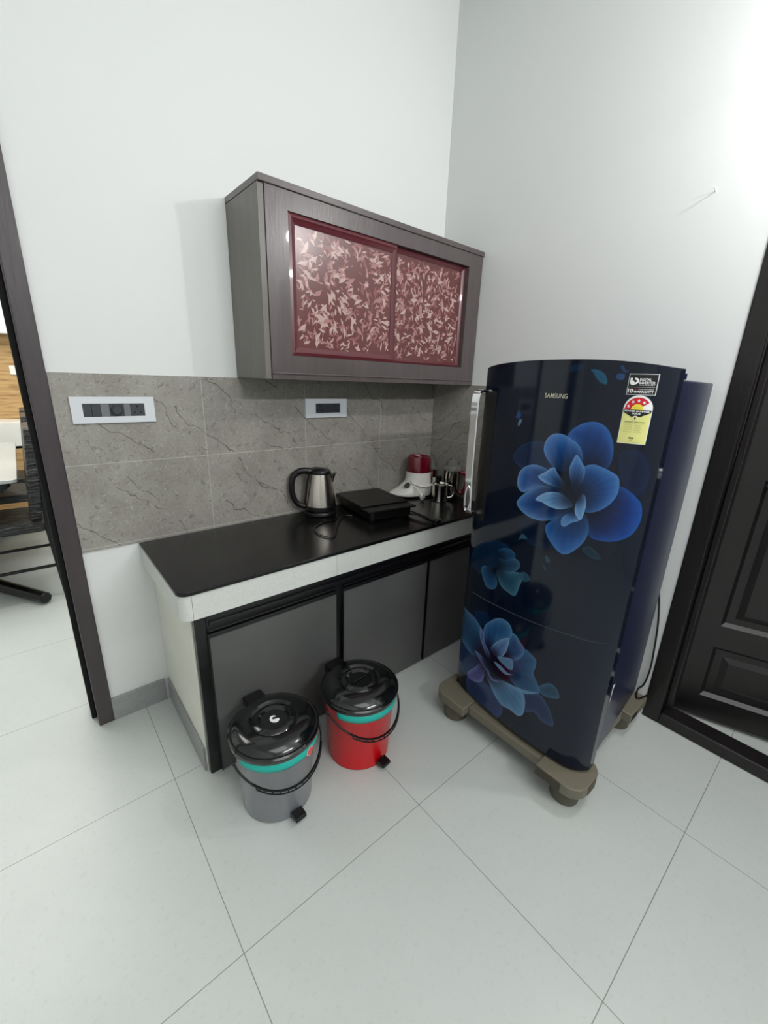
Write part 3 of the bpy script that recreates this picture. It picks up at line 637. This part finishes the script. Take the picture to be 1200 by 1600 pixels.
PETALS = [  # flower, print colour, rim colour, outline (y mm, z mm) on the door
 (0,(12,38,80),(40,70,110),[(-968,1125),(-994,1164),(-1041,1186),(-1078,1186),(-1118,1157),(-1117,1113),(-1027,1088),(-988,1103)]),
 (0,(8,24,58),(18,42,90),[(-1292,1183),(-1320,1197),(-1346,1186),(-1362,1152),(-1364,1109),(-1353,1076),(-1326,1091),(-1301,1130)]),
 (0,(8,25,55),(15,40,75),[(-1027,923),(-1074,950),(-1123,942),(-1155,886),(-1137,857),(-1079,856),(-1033,883)]),
 (0,(18,50,70),(60,100,120),[(-1244,898),(-1264,912),(-1289,896),(-1300,881),(-1278,875),(-1254,884)]),
 (0,(60,95,120),(90,120,140),[(-1033,852),(-1044,882),(-1066,875),(-1062,867),(-1047,864)]),
 (1,(4,42,112),(30,85,170),[(-1298,1093),(-1326,1091),(-1354,1065),(-1364,1036),(-1364,998),(-1352,963),(-1321,941),(-1282,934),(-1255,943),(-1242,996),(-1256,1039)]),
 (1,(6,60,135),(60,115,195),[(-1148,1214),(-1162,1236),(-1193,1255),(-1224,1258),(-1251,1245),(-1270,1215),(-1278,1181),(-1275,1148),(-1259,1123),(-1236,1115),(-1201,1143),(-1187,1179),(-1168,1203)]),
 (1,(35,90,165),(110,150,215),[(-1080,1160),(-1082,1192),(-1100,1212),(-1125,1217),(-1155,1209),(-1185,1190),(-1200,1166),(-1203,1144),(-1195,1115),(-1168,1107),(-1130,1112),(-1101,1131)]),
 (1,(20,80,155),(90,140,210),[(-1183,1070),(-1204,1128),(-1231,1144),(-1256,1141),(-1285,1131),(-1302,1120),(-1308,1095),(-1306,1069),(-1291,1039),(-1264,1015),(-1236,1006),(-1218,1022),(-1209,1052)]),
 (1,(15,75,150),(130,165,225),[(-1000,1047),(-1003,1079),(-1025,1103),(-1057,1114),(-1091,1110),(-1120,1097),(-1158,1073),(-1136,1052),(-1082,1050),(-1051,1033),(-1028,1018),(-1008,1027)]),
 (1,(15,75,145),(80,130,200),[(-1123,929),(-1135,950),(-1165,979),(-1198,1025),(-1233,1001),(-1249,977),(-1253,946),(-1242,910),(-1209,868),(-1180,863),(-1150,884),(-1131,905)]),
 (1,(10,65,140),(120,160,220),[(-1008,977),(-1038,1021),(-1078,1049),(-1117,1058),(-1152,1055),(-1182,1029),(-1193,1008),(-1166,975),(-1135,954),(-1095,943),(-1049,948)]),
 (1,(70,120,190),(160,190,235),[(-1073,1080),(-1093,1096),(-1119,1117),(-1136,1101),(-1162,1073),(-1156,1060),(-1126,1060),(-1093,1067)]),
 (1,(60,110,180),(130,170,225),[(-1183,1164),(-1200,1147),(-1213,1126),(-1214,1100),(-1205,1078),(-1190,1071),(-1174,1096),(-1168,1122),(-1174,1146)]),
 (2,(110,150,205),(170,195,235),[(-1075,1006),(-1099,1031),(-1129,1043),(-1158,1044),(-1190,1027),(-1196,1014),(-1162,996),(-1128,995),(-1099,1003)]),
 (2,(90,130,195),(130,165,215),[(-1222,978),(-1201,964),(-1183,947),(-1171,951),(-1171,972),(-1188,992),(-1205,998)]),
 (2,(110,150,205),(160,190,230),[(-1222,1056),(-1231,1041),(-1233,1013),(-1226,979),(-1207,995),(-1203,1022),(-1210,1046)]),
 (0,(12,40,80),(20,50,90),[(-875,499),(-925,532),(-959,518),(-934,467),(-894,465)]),
 (3,(18,50,95),(40,80,125),[(-784,255),(-803,347),(-887,360),(-952,346),(-953,290),(-886,212),(-826,197),(-781,184)]),
 (3,(35,75,115),(95,130,165),[(-775,462),(-854,481),(-908,463),(-948,421),(-945,347),(-894,313),(-835,325),(-784,341)]),
 (0,(40,60,110),(80,90,150),[(-872,196),(-912,237),(-980,240),(-1026,227),(-1066,195),(-1065,160),(-1035,124),(-958,110),(-899,118),(-874,154)]),
 (3,(28,70,110),(70,110,150),[(-1115,479),(-1144,476),(-1165,464),(-1167,435),(-1164,408),(-1188,373),(-1193,346),(-1140,312),(-1098,318),(-1048,359),(-1077,420)]),
 (0,(30,50,90),(90,115,160),[(-1135,311),(-1193,346),(-1222,330),(-1250,293),(-1258,255),(-1217,248),(-1187,263),(-1151,242)]),
 (0,(35,75,105),(110,150,180),[(-1188,373),(-1219,408),(-1245,405),(-1262,377),(-1244,360),(-1214,350),(-1196,353)]),
 (3,(35,75,120),(110,140,185),[(-1049,501),(-1073,515),(-1097,498),(-1117,480),(-1114,453),(-1093,420),(-1057,408),(-1037,432)]),
 (3,(40,85,135),(110,145,185),[(-934,467),(-966,514),(-1003,543),(-1043,543),(-1062,514),(-1052,478),(-1012,444),(-971,391),(-942,417)]),
 (3,(75,115,155),(130,160,200),[(-968,283),(-1016,294),(-1072,310),(-1130,313),(-1149,284),(-1150,230),(-1130,206),(-1098,208),(-1059,201),(-1020,223)]),
 (3,(75,75,140),(140,135,195),[(-876,223),(-896,249),(-950,316),(-963,268),(-952,228),(-917,205),(-880,201)]),
 (0,(120,155,190),(150,180,210),[(-1103,319),(-1128,323),(-1166,338),(-1192,350),(-1167,327),(-1136,309)]),
 (3,(90,115,165),(150,180,215),[(-1049,486),(-1050,440),(-1036,402),(-1004,379),(-977,395),(-1001,442)]),
 (0,(110,150,190),(150,180,210),[(-1012,382),(-1041,403),(-1078,413),(-1084,374),(-1058,366)]),
 (0,(140,165,205),(160,185,220),[(-998,357),(-1031,359),(-1066,350),(-1092,359),(-1062,337),(-1027,340)]),
 (3,(90,95,150),(140,150,195),[(-916,455),(-935,440),(-947,404),(-973,381),(-986,352),(-968,350),(-940,383),(-919,414)]),
 (3,(80,85,140),(140,140,190),[(-901,341),(-940,338),(-976,311),(-1000,282),(-1041,291),(-1001,272),(-973,292),(-929,319)]),
 (0,(12,40,70),(22,55,85),[(-812,706),(-854,781),(-921,816),(-989,826),(-1007,810),(-986,769),(-953,723),(-891,671),(-840,673)]),
 (4,(35,75,100),(90,125,150),[(-953,723),(-1009,731),(-1054,745),(-1074,740),(-1065,704),(-1052,656),(-1020,655),(-985,668)]),
 (4,(30,65,95),(80,115,145),[(-960,754),(-1011,784),(-1048,784),(-1052,758),(-1020,729),(-977,723)]),
 (4,(25,60,100),(60,95,130),[(-955,790),(-996,813),(-1029,804),(-1023,779),(-976,765)]),
 (4,(25,65,105),(75,115,150),[(-888,695),(-911,712),(-949,711),(-970,667),(-960,639),(-924,630),(-896,663)]),
 (0,(50,85,110),(70,105,130),[(-1045,733),(-1076,757),(-1101,738),(-1077,720)]),
 (0,(40,70,95),(60,90,115),[(-1136,839),(-1150,835),(-1158,822),(-1144,816)]),
 (0,(40,70,95),(60,90,115),[(-1130,809),(-1142,803),(-1151,789),(-1140,791)]),
 (0,(20,95,135),(60,140,160),[(-1180,1393),(-1198,1394),(-1216,1386),(-1227,1373),(-1230,1356),(-1216,1358),(-1200,1370),(-1191,1383)]),
 (0,(16,42,72),(22,52,85),[(-1120,1389),(-1135,1408),(-1162,1405),(-1153,1389)]),
 (0,(45,80,135),(70,105,160),[(-1247,1379),(-1256,1385),(-1269,1382),(-1269,1369),(-1254,1368)]),
 (0,(35,70,125),(60,95,150),[(-1254,1397),(-1260,1405),(-1270,1392),(-1276,1396),(-1271,1384)]),
 (0,(25,80,150),(60,110,170),[(-969,1273),(-982,1257),(-975,1246),(-961,1249),(-966,1267)]),
 (0,(120,150,190),(130,160,200),[(-977,1245),(-989,1243),(-979,1222),(-972,1228)]),
]
CENTRES = [(-1.194, 1.048), (-0.979, 0.336), (-0.952, 0.727)]
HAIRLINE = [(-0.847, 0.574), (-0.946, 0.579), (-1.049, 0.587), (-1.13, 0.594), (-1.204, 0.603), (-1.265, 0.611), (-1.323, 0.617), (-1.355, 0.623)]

NY, NZ = 380, 800
ys = np.linspace(YL, YR, NY+1); tz = np.linspace(0, 1, NZ+1)
Yg, Tg = np.meshgrid(ys, tz); Zt = ztop(Yg); Zg = .130+(Zt-.130)*Tg; Xg = xf(Yg)
def lin(c): c = np.array(c)/255.*np.array((.84, .93, .93)); return np.where(c <= .04045, c/12.92, ((c+.055)/1.055)**2.4)
py = Yg.ravel()*1000; pz = Zg.ravel()*1000
col = np.tile(lin((7, 18, 37)), (len(py), 1))
def inside_dist(poly, x, y):
    P = np.array(poly, float); Q = np.roll(P, -1, 0); ins = np.zeros(len(x), bool); dm = np.full(len(x), 1e9)
    for (ax, ay), (bx, by) in zip(P, Q):
        if ay != by:
            c = ((ay > y) != (by > y)) & (x < (bx-ax)*(y-ay)/(by-ay)+ax); ins ^= c
        dx, dy = bx-ax, by-ay; L = dx*dx+dy*dy
        if L < 1e-9: continue
        u = np.clip(((x-ax)*dx+(y-ay)*dy)/L, 0, 1); dm = np.minimum(dm, (x-ax-u*dx)**2+(y-ay-u*dy)**2)
    return ins, np.sqrt(dm)
for fl, mid, rim, pts in PETALS:
    pl_ = spline(pts, 5, True); A = np.array(pl_)
    sel = np.where((py > A[:, 0].min()) & (py < A[:, 0].max()) & (pz > A[:, 1].min()) & (pz < A[:, 1].max()))[0]
    if not len(sel): continue
    ins, dm = inside_dist(pl_, py[sel], pz[sel]); ii = sel[ins]; d0 = dm[ins]
    size = max(d0.max(), 1e-3)
    edge = np.exp(-d0/(size*.38+1.0)); line = np.exp(-(d0/1.5)**2)
    if fl:
        cy_, cz_ = {1: CENTRES[0], 2: CENTRES[0], 3: CENTRES[1], 4: CENTRES[2]}[fl]
        rc = np.hypot(py[ii]-cy_*1000, pz[ii]-cz_*1000); ra = np.hypot(A[:, 0]-cy_*1000, A[:, 1]-cz_*1000)
        u = np.clip((rc-ra.min())/(ra.max()-ra.min()), 0, 1)
        deep = lin({1: (3, 6, 24), 2: (14, 22, 58), 3: (34, 10, 34), 4: (10, 20, 36)}[fl])
        k = np.clip(u*{1: 1.12, 2: 1.6, 3: 2.0, 4: 1.6}[fl], 0, 1)[:, None]; k = k*k*(3-2*k)
        vein = .92+.08*np.sin(np.arctan2(pz[ii]-cz_*1000, py[ii]-cy_*1000)*34)[:, None]
        c = lin(mid)*vein
        c = c+(lin(rim)-c)*np.clip(edge[:, None]**1.6*.65*(.35+.65*k)+line[:, None]*.75*(.25+.75*k)+.30*np.clip(u-.6, 0, 1)[:, None], 0, 1)
        k2 = np.clip(k*.9+.35*edge[:, None]*(.2+.8*k), 0, 1)
        c = deep*(1-k2)+c*k2
    else:
        c = lin(mid)*(.8+.2*edge[:, None]) + (lin(rim)-lin(mid))*(edge[:, None]**2*.4+line[:, None]*.12)
    a = np.clip(d0/(1.3 if fl else 3.), 0, 1)[:, None]*({0: .8}.get(fl, 1.))
    col[ii] = col[ii]*(1-a)+c*a
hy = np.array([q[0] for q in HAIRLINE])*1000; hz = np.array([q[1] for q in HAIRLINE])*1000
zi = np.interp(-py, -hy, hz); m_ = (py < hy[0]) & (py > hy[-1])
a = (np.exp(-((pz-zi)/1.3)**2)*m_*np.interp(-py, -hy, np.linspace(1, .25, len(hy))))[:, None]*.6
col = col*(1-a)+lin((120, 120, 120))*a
verts = np.stack([Xg.ravel(), Yg.ravel(), Zg.ravel()], 1)
idx = np.arange((NY+1)*(NZ+1)).reshape(NZ+1, NY+1)
q = np.stack([idx[:-1, :-1], idx[:-1, 1:], idx[1:, 1:], idx[1:, :-1]], -1).reshape(-1, 4)
n0 = len(verts)
# the ring of the door's back edge
border = list(idx[0, :])+list(idx[1:, -1])+list(idx[-1, -2::-1])+list(idx[-2:0:-1, 0])
bv = verts[border].copy(); bv[:, 0] = -.5635
verts = np.vstack([verts, bv]); K = len(border)
side = np.array([[border[i], n0+i, n0+(i+1) % K, border[(i+1) % K]] for i in range(K)])
faces = np.vstack([q, side])
col = np.vstack([col, np.tile(lin((7, 16, 34)), (K, 1))])
org = np.array([-.34, -1.08, .119])
me = bpy.data.meshes.new('door'); me.vertices.add(len(verts)); me.vertices.foreach_set('co', (verts-org).astype(np.float32).ravel())
me.loops.add(len(faces)*4); me.loops.foreach_set('vertex_index', faces.astype(np.int32).ravel())
me.polygons.add(len(faces)); me.polygons.foreach_set('loop_start', np.arange(0, len(faces)*4, 4, dtype=np.int32)); me.polygons.foreach_set('loop_total', np.full(len(faces), 4, np.int32))
me.update(calc_edges=True); me.validate()
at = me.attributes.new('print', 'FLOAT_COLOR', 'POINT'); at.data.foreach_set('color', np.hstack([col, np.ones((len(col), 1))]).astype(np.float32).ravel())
me.polygons.foreach_set('use_smooth', np.arange(len(faces)) < len(q))
m_print = mat('fridge_door_print', (8, 16, 34), .08, coat=.0, spec=.42)
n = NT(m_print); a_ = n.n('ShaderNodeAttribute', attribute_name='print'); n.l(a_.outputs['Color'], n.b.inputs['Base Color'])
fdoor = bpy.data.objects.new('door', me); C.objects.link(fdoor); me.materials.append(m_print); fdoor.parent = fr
# handle: chrome bar on the left edge with a scooped black grip behind it
def onx(pts, off): return [(float(xf(y))-off, y, z) for y, z in pts]
o_ = rrect(-.905, -.800, .86, 1.335, .03, 6, (0, 1, 1, 0))
ya = np.linspace(-.800, -.872, 10); v = []; f = []
for y in ya:
    for z in np.linspace(.87, 1.325, 8): v.append((float(xf(y))-.0008, y, float(z)))
for i in range(9):
    for j in range(7): k = i*8+j; f.append((k, k+1, k+9, k+8))
MB().add(v, f).build('grip_recess', mat('grip_black', (6, 7, 9), .35), fdoor)
hx_ = -.628; hp = [(hx_+.030, -.800, 1.325), (hx_+.004, -.797, 1.322), (hx_-.008, -.796, 1.300), (hx_-.010, -.797, 1.20), (hx_-.012, -.800, 1.05), (hx_-.012, -.803, .99), (hx_-.012, -.806, .93), (hx_-.008, -.808, .895), (hx_+.030, -.810, .885)]
b = MB(); P_ = [Vector(q_) for q_ in spline(hp, 6)]
k0 = len(P_); v = []; f = []
for i, q_ in enumerate(P_):       # flat chrome band, 26 mm wide (y) and 8 mm thick (x)
    tt = (P_[min(i+1, k0-1)]-P_[max(i-1, 0)]).normalized(); sidev = Vector((0, 1, 0)); nn_ = tt.cross(sidev).normalized()
    for a_1, b_1 in ((-.013, -.0045), (.013, -.0045), (.0155, 0), (.013, .0045), (-.013, .0045), (-.0155, 0)): v.append(tuple(q_+sidev*a_1+nn_*b_1))
for i in range(k0-1):
    for j in range(6): f.append((i*6+j, i*6+(j+1) % 6, (i+1)*6+(j+1) % 6, (i+1)*6+j))
f += [tuple(range(6)), tuple((k0-1)*6+j for j in range(6))]
hnd = MB().add(v, f).build('handle', m_chrome, fdoor, auto=50)
N = 28; v = []; f = []
rg_ = [(-.8045+.0115*math.cos(a), .945+(.048+.0)*math.sin(a)) for a in np.linspace(0, 2*math.pi, N, endpoint=False)]
MB().tube([(hx_-.0185, y, z) for y, z in rg_]+[(hx_-.0185,)+rg_[0]], .0026, 6).build('handle_trim', m_chrome, hnd, auto=60)
MB().lathe([(.0035, 0), (.0035, .002)], 0, 0, 12).build('lock', m_hole, hnd, loc=tuple(Vector((hx_-.0185, -.8045, .915))-world(hnd).translation)).rotation_euler = (0, -math.pi/2, 0)

# flat prints bent onto the door: u runs to the viewer's right (-y), v up
def decal(name, pts2, faces2, u0, z0, off, m, parent):
    bm = bmesh.new(); vs = [bm.verts.new((u0+u, z0+w_, 0)) for u, w_ in pts2]
    for f_ in faces2:
        try: bm.faces.new([vs[i] for i in f_])
        except ValueError: pass
    us = [v.co.x for v in vs]; step = .004; k = math.ceil(min(us)/step)
    while k*step < max(us):
        bmesh.ops.bisect_plane(bm, geom=bm.verts[:]+bm.edges[:]+bm.faces[:], plane_co=(k*step, 0, 0), plane_no=(1, 0, 0)); k += 1
    bm.verts.index_update()
    v = [(float(xf(-q_.co.x))-off, -q_.co.x, q_.co.y) for q_ in bm.verts]; f = [tuple(q_.index for q_ in f_.verts) for f_ in bm.faces]
    bm.free()
    return MB().add(v, f).build(name, m, parent)
def dtext(s, u0, z0, h, w_, off, m, parent, name='lettering', bold=0.):
    v, f, _ = text_mesh(s, h, w_, bold); return decal(name, v, f, u0, z0, off, m, parent)
def dpoly(name, pts, u0, z0, off, m, parent, n=1):
    return decal(name, pts, [tuple(range(len(pts)))], u0, z0, off, m, parent)
def drect(name, a, b_, c_, e, off, m, parent, n=8):      # strip so it bends
    v = []; f = []
    for i in range(n+1): x = a+(b_-a)*i/n; v += [(x, c_), (x, e)]
    for i in range(n): f.append((2*i, 2*i+2, 2*i+3, 2*i+1))
    return decal(name, v, f, 0, 0, off, m, parent)
lg = dtext('SAMSUNG', 1.058, 1.3145, .0135, .071, .0008, m_logo, fdoor, 'logo', .004)
s1_ = drect('warranty_sticker', 1.2805, 1.3425, 1.333, 1.3835, .0008, m_wpap, fdoor)
drect('sticker_panel', 1.2818, 1.3412, 1.3343, 1.3822, .0012, m_kpap, s1_)
drect('sticker_line', 1.284, 1.339, 1.3515, 1.3519, .0015, m_wpap, s1_)
dtext('DIGITAL', 1.3055, 1.3670, .0060, .0240, .0016, m_wpap, s1_, bold=.02)
dtext('INVERTER', 1.3055, 1.3590, .0060, .0325, .0016, m_wpap, s1_, bold=.02)
dtext('TECHNOLOGY', 1.3055, 1.3555, .0022, .0325, .0016, m_wpap, s1_)
dtext('10', 1.2835, 1.3375, .0105, .0115, .0016, m_wpap, s1_, bold=.03)
dtext('YEAR', 1.2965, 1.3452, .0028, .008, .0016, m_rpap, s1_)
dtext('ON DIGITAL INVERTER COMPRESSOR', 1.3065, 1.3454, .0022, .031, .0016, m_wpap, s1_)
dtext('WARRANTY', 1.2965, 1.3378, .0058, .042, .0016, m_wpap, s1_, bold=.03)
# round mark on the sticker: an L shaped stroke hooking into a ring
def ringpoly(cx, cy, r0, r1, a0, a1, n=20):
    v = []; f = []
    for i in range(n+1): a = math.radians(a0+(a1-a0)*i/n); v += [(cx+r0*math.cos(a), cy+r0*math.sin(a)), (cx+r1*math.cos(a), cy+r1*math.sin(a))]
    for i in range(n): f.append((2*i, 2*i+1, 2*i+3, 2*i+2))
    return v, f
v, f = ringpoly(1.2965, 1.3660, .0030, .0078, -190, 110); decal('sticker_emblem', v, f, 0, 0, .0016, m_wpap, s1_)
decal('sticker_emblem', [(1.2845, 1.3735), (1.2895, 1.3735), (1.2895, 1.3630), (1.2845, 1.3640)], [(0, 3, 2, 1)], 0, 0, .0016, m_wpap, s1_)
v, f = ringpoly(1.2925, 1.3640, .0030, .0080, 180, 300); decal('sticker_emblem', v, f, 0, 0, .0017, m_wpap, s1_)
# energy label
CX, RX = 1.312, .031
def arch(cx, cy, r, zb, n=24): return [(cx-r, zb)]+[(cx-r*math.cos(math.pi*i/n), cy+r*1.09*math.sin(math.pi*i/n)) for i in range(n+1)]+[(cx+r, zb)]
s2_ = decal('energy_label', [(CX, 1.27)]+arch(CX, 1.2985, RX, 1.2112), [(0, i+1, i+2) for i in range(26)]+[(0, 27, 1)], 0, 0, .0008, m_wpap, fdoor)
drect('label_field', CX-RX+.0012, CX+RX-.0012, 1.2125, 1.2955, .0012, m_ypap, s2_)
def fan(cx, cy, r, a0, a1, n=20): return [(cx, cy)]+[(cx+r*math.cos(math.radians(a0+(a1-a0)*i/n)), cy+r*1.09*math.sin(math.radians(a0+(a1-a0)*i/n))) for i in range(n+1)]
v = fan(CX, 1.2965, RX-.003, 36, 180); decal('star_arc', v, [(0, i+1, i+2) for i in range(20)], 0, 0, .0013, m_rpap, s2_)
v = fan(CX, 1.2965, .0135, 0, 180); decal('sun', v, [(0, i+1, i+2) for i in range(20)], 0, 0, .0016, m_sun, s2_)
for a in (158, 122, 88, 54):
    c_ = (CX+.0215*math.cos(math.radians(a)), 1.2965+.0225*math.sin(math.radians(a)))
    v = [c_]+[(c_[0]+(.0042 if i % 2 == 0 else .0018)*math.cos(math.radians(a+36*i)), c_[1]+(.0046 if i % 2 == 0 else .0019)*math.sin(math.radians(a+36*i))) for i in range(10)]
    decal('star', v, [(0, i+1, (i+1) % 10+1) for i in range(10)], 0, 0, .0017, m_wpap, s2_)
dtext('ENERGY', CX-.008, 1.3005, .0030, .016, .0018, m_gypap, s2_)
decal('label_banner', [(CX-RX+.0014, 1.2968), (CX-RX+.0014, 1.2905), (CX-.010, 1.2795), (CX+.010, 1.2795), (CX+RX-.0014, 1.2905), (CX+RX-.0014, 1.2968)], [(0, 1, 2, 3, 4, 5)], 0, 0, .0018, m_kpap, s2_)
dtext('POWER SAVINGS', CX-.0265, 1.2912, .0040, .053, .0021, m_wpap, s2_, bold=.03)
dtext('GUIDE', CX-.0095, 1.2855, .0040, .019, .0021, m_wpap, s2_, bold=.03)
v, f = ringpoly(CX, 1.2755, 0.00001, .0066, 0, 360); decal('emblem_disc', v, f, 0, 0, .0022, m_wpap, s2_)
v, f = ringpoly(CX, 1.2755, 0.00001, .0058, 0, 360); decal('emblem_disc', v, f, 0, 0, .0024, m_ypap, s2_)
decal('emblem_bolt', [(CX-.001, 1.2800), (CX-.0028, 1.2748), (CX-.0002, 1.2752), (CX-.0014, 1.2708), (CX+.0028, 1.2768), (CX+.0003, 1.2762), (CX+.0016, 1.2800)], [(0, 1, 2, 5, 6), (2, 3, 4, 5)], 0, 0, .0026, m_kpap, s2_)
dtext('LESS ENERGY    MORE SAVINGS', CX-.022, 1.2650, .0026, .044, .0016, m_gpap, s2_, bold=.03)
for k in range(5): drect('label_line', CX-.022, CX-.003, 1.2585-k*.0045, 1.2592-k*.0045, .0016, m_gypap, s2_); drect('label_line', CX+.002, CX+.018-.003*(k % 2), 1.2585-k*.0045, 1.2592-k*.0045, .0016, m_gypap, s2_)
drect('label_line', CX-.023, CX+.023, 1.2622, 1.2627, .0016, m_gypap, s2_)
dtext('PM', CX-.006, 1.2240, .0040, .010, .0016, m_kpap, s2_, bold=.04)
dtext('BEE', CX-.004, 1.2190, .0026, .007, .0016, m_gypap, s2_, bold=.02)
drect('label_line', CX-.024, CX+.020, 1.2155, 1.2159, .0016, m_gypap, s2_)
# side details and cable
def bs(x): return -1.360+(x+.552)*(.042/.517)    # y of the right side of the body at depth x
MB().add([(-.475, bs(-.475)-.001, .395), (-.445, bs(-.445)-.001, .385), (-.462, bs(-.462)-.001, .375), (-.478, bs(-.478)-.001, .305)], [(0, 3, 2, 1)]).build('side_tag', m_wpap, fr)
MB().box(-.507, -.503, bs(-.505)-.0015, bs(-.505), 1.271, 1.279).build('screw_cap', m_wpap, fr)
MB().tube(spline([(-.03, -1.300, .62), (-.012, -1.312, .56), (-.010, -1.332, .44), (-.010, -1.343, .30), (-.010, -1.345, .22), (-.012, -1.338, .15), (-.03, -1.325, .125), (-.09, -1.345, .124), (-.04, -1.362, .124)], 6), .0035, 8).build('power_cord', m_bplas, fr, auto=60)

# ------------------------------------------------------------------ small things on the walls
nl = MB().tube([(0.0, -1.184, 1.967), (-.030, -1.186, 1.972)], .0016, 8); nl = nl.build('nail', m_wplas, None, auto=50)
tag(nl, 'small pale nail sticking out of the white wall above the fridge', 'nail')
lp = empty('wall_lamp', (-.01, -1.75, 2.27), 'white bulb holder with lamp on the wall above the door', 'lamp')
MB().tube([(0, -1.75, 2.27), (-.03, -1.75, 2.27), (-.032, -1.75, 2.27), (-.10, -1.75, 2.27)], .02, 20, rad=[.045, .042, .022, .022]).build('holder', m_wplas, lp, auto=40)
MB().tube([(-.101, -1.75, 2.27), (-.13, -1.75, 2.27), (-.16, -1.75, 2.27), (-.175, -1.75, 2.27)], .02, 20, rad=[.018, .028, .026, .010]).build('bulb', m_bulb, lp, auto=40)

# ------------------------------------------------------------------ dining room seen through the doorway
t = empty('dining_table', (-2.5, 2.2, 0), 'white topped dining table with black legs seen through the doorway', 'table')
MB().prism(rrect(-3.05, -1.925, 1.40, 3.10, .03), .722, .742).build('tabletop', m_tabtop, t, bevel=.003)
MB().prism(rrect(-3.0, -1.96, 1.43, 3.05, .03), .700, .7215).build('apron', m_bplas, t)
MB().box(-2.60, -2.40, 2.15, 2.35, .03, .70).build('column', m_bplas, t, bevel=.01)
for sy in (-1, 1):
    MB().prism([(-1.96, .6995), (-3.04, .6995), (-2.70, .46), (-2.30, .46)], 2.25+sy*.82, 2.25+sy*.80, lambda x, y, z: (x, z, y)).build('bracket', m_bplas, t)
    for sx in (-1, 1):
        MB().tube([(-2.50+sx*.585, 2.25+sy*.988, .040), (-2.50+sx*.04, 2.25+sy*.10, .050)], .04, 8, rad=[.034, .045]).build('foot', m_bplas, t, bevel=.004)

def chair():
    t = empty('dining_chair', (0, 0, 0), 'x', 'chair')     # faces -x; right side legs at x=0
    MB().prism(rrect(-.46, -.02, 0, .45, .04), .43, .485).build('seat', m_film, t, loc=(0, 0, 0), bevel=.012, seg=3)
    bk = MB(); v = []; f = []
    for i, (x, z) in enumerate(((-.045, .50), (-.030, .62), (-.012, .80), (.005, .95), (.012, 1.03))):
        for (dx, y) in ((-.050, .02), (-.050, .43), (.010, .43), (.010, .02)): v.append((x+dx, y, z))
    for j in range(4):
        for i in range(4): f.append((j*4+i, j*4+(i+1) % 4, (j+1)*4+(i+1) % 4, (j+1)*4+i))
    f += [(3, 2, 1, 0), (16, 17, 18, 19)]
    MB().add(v, f).build('backrest', m_film, t, loc=(0, 0, 0), bevel=.01, seg=3)
    for x, y in ((-.445, .02), (-.445, .43)): MB().box(x-.012, x+.012, y-.012, y+.012, 0, .43).build('leg', m_bplas, t, loc=(0, 0, 0))
    for y in (.02, .43): MB().tube([(0.0, y, .0), (-.022, y, .43), (-.012, y, .62), (.022, y, .96)], .013, 8).build('leg', m_bplas, t, loc=(0, 0, 0))
    for y in (.02, .43): MB().box(-.433, -.016, y-.008, y+.008, .195, .21).build('stretcher', m_bplas, t, loc=(0, 0, 0))
    return t
c0 = chair(); chs = [c0]
for k in (1, 2):
    r = c0.copy(); C.objects.link(r)
    for ch in list(c0.children): c_ = ch.copy(); C.objects.link(c_); c_.parent = r
    chs.append(r)
for o, (y, lb) in zip(chs, ((1.335, 'black dining chair in wrinkled plastic wrap, nearest to the doorway'), (2.135, 'black dining chair in plastic wrap, second from the doorway'), (2.72, 'black dining chair in plastic wrap, farthest from the doorway'))):
    o.location = (-1.815, y, 0); o['label'] = lb; o['group'] = 'dining chairs along the right side of the table'
wp = tag(MB().box(-3.6, -1.15, 3.975, 3.998, .866, 1.655).build('wall_panel', m_wood, bevel=.002), 'oak coloured wood panel on the far dining room wall', 'wall panel')
sh_ = tag(MB().box(-3.6, -1.15, 3.80, 3.998, 1.66, 1.84).build('wall_shelf', m_wplas, bevel=.006), 'white box shelf above the wood panel in the dining room', 'shelf')
sb = empty('sideboard', (-2.3, 3.8, 0), 'low white and wood sideboard under the wood panel in the dining room', 'sideboard')
MB().box(-3.5, -1.2, 3.58, 3.97, .64, .865).build('top_section', m_wplas, sb, bevel=.004)
MB().box(-3.5, -1.2, 3.60, 3.97, .615, .6395).build('shadow_gap', m_bplas, sb)
MB().box(-3.5, -1.2, 3.59, 3.97, .0005, .6145).build('lower_section', m_wood, sb, bevel=.004)
sw = tag(MB().box(-1.86, -1.78, 3.962, 3.9745, 1.29, 1.375).build('light_switch', m_wplas, bevel=.002), 'white light switch on the wood panel in the dining room', 'switch')
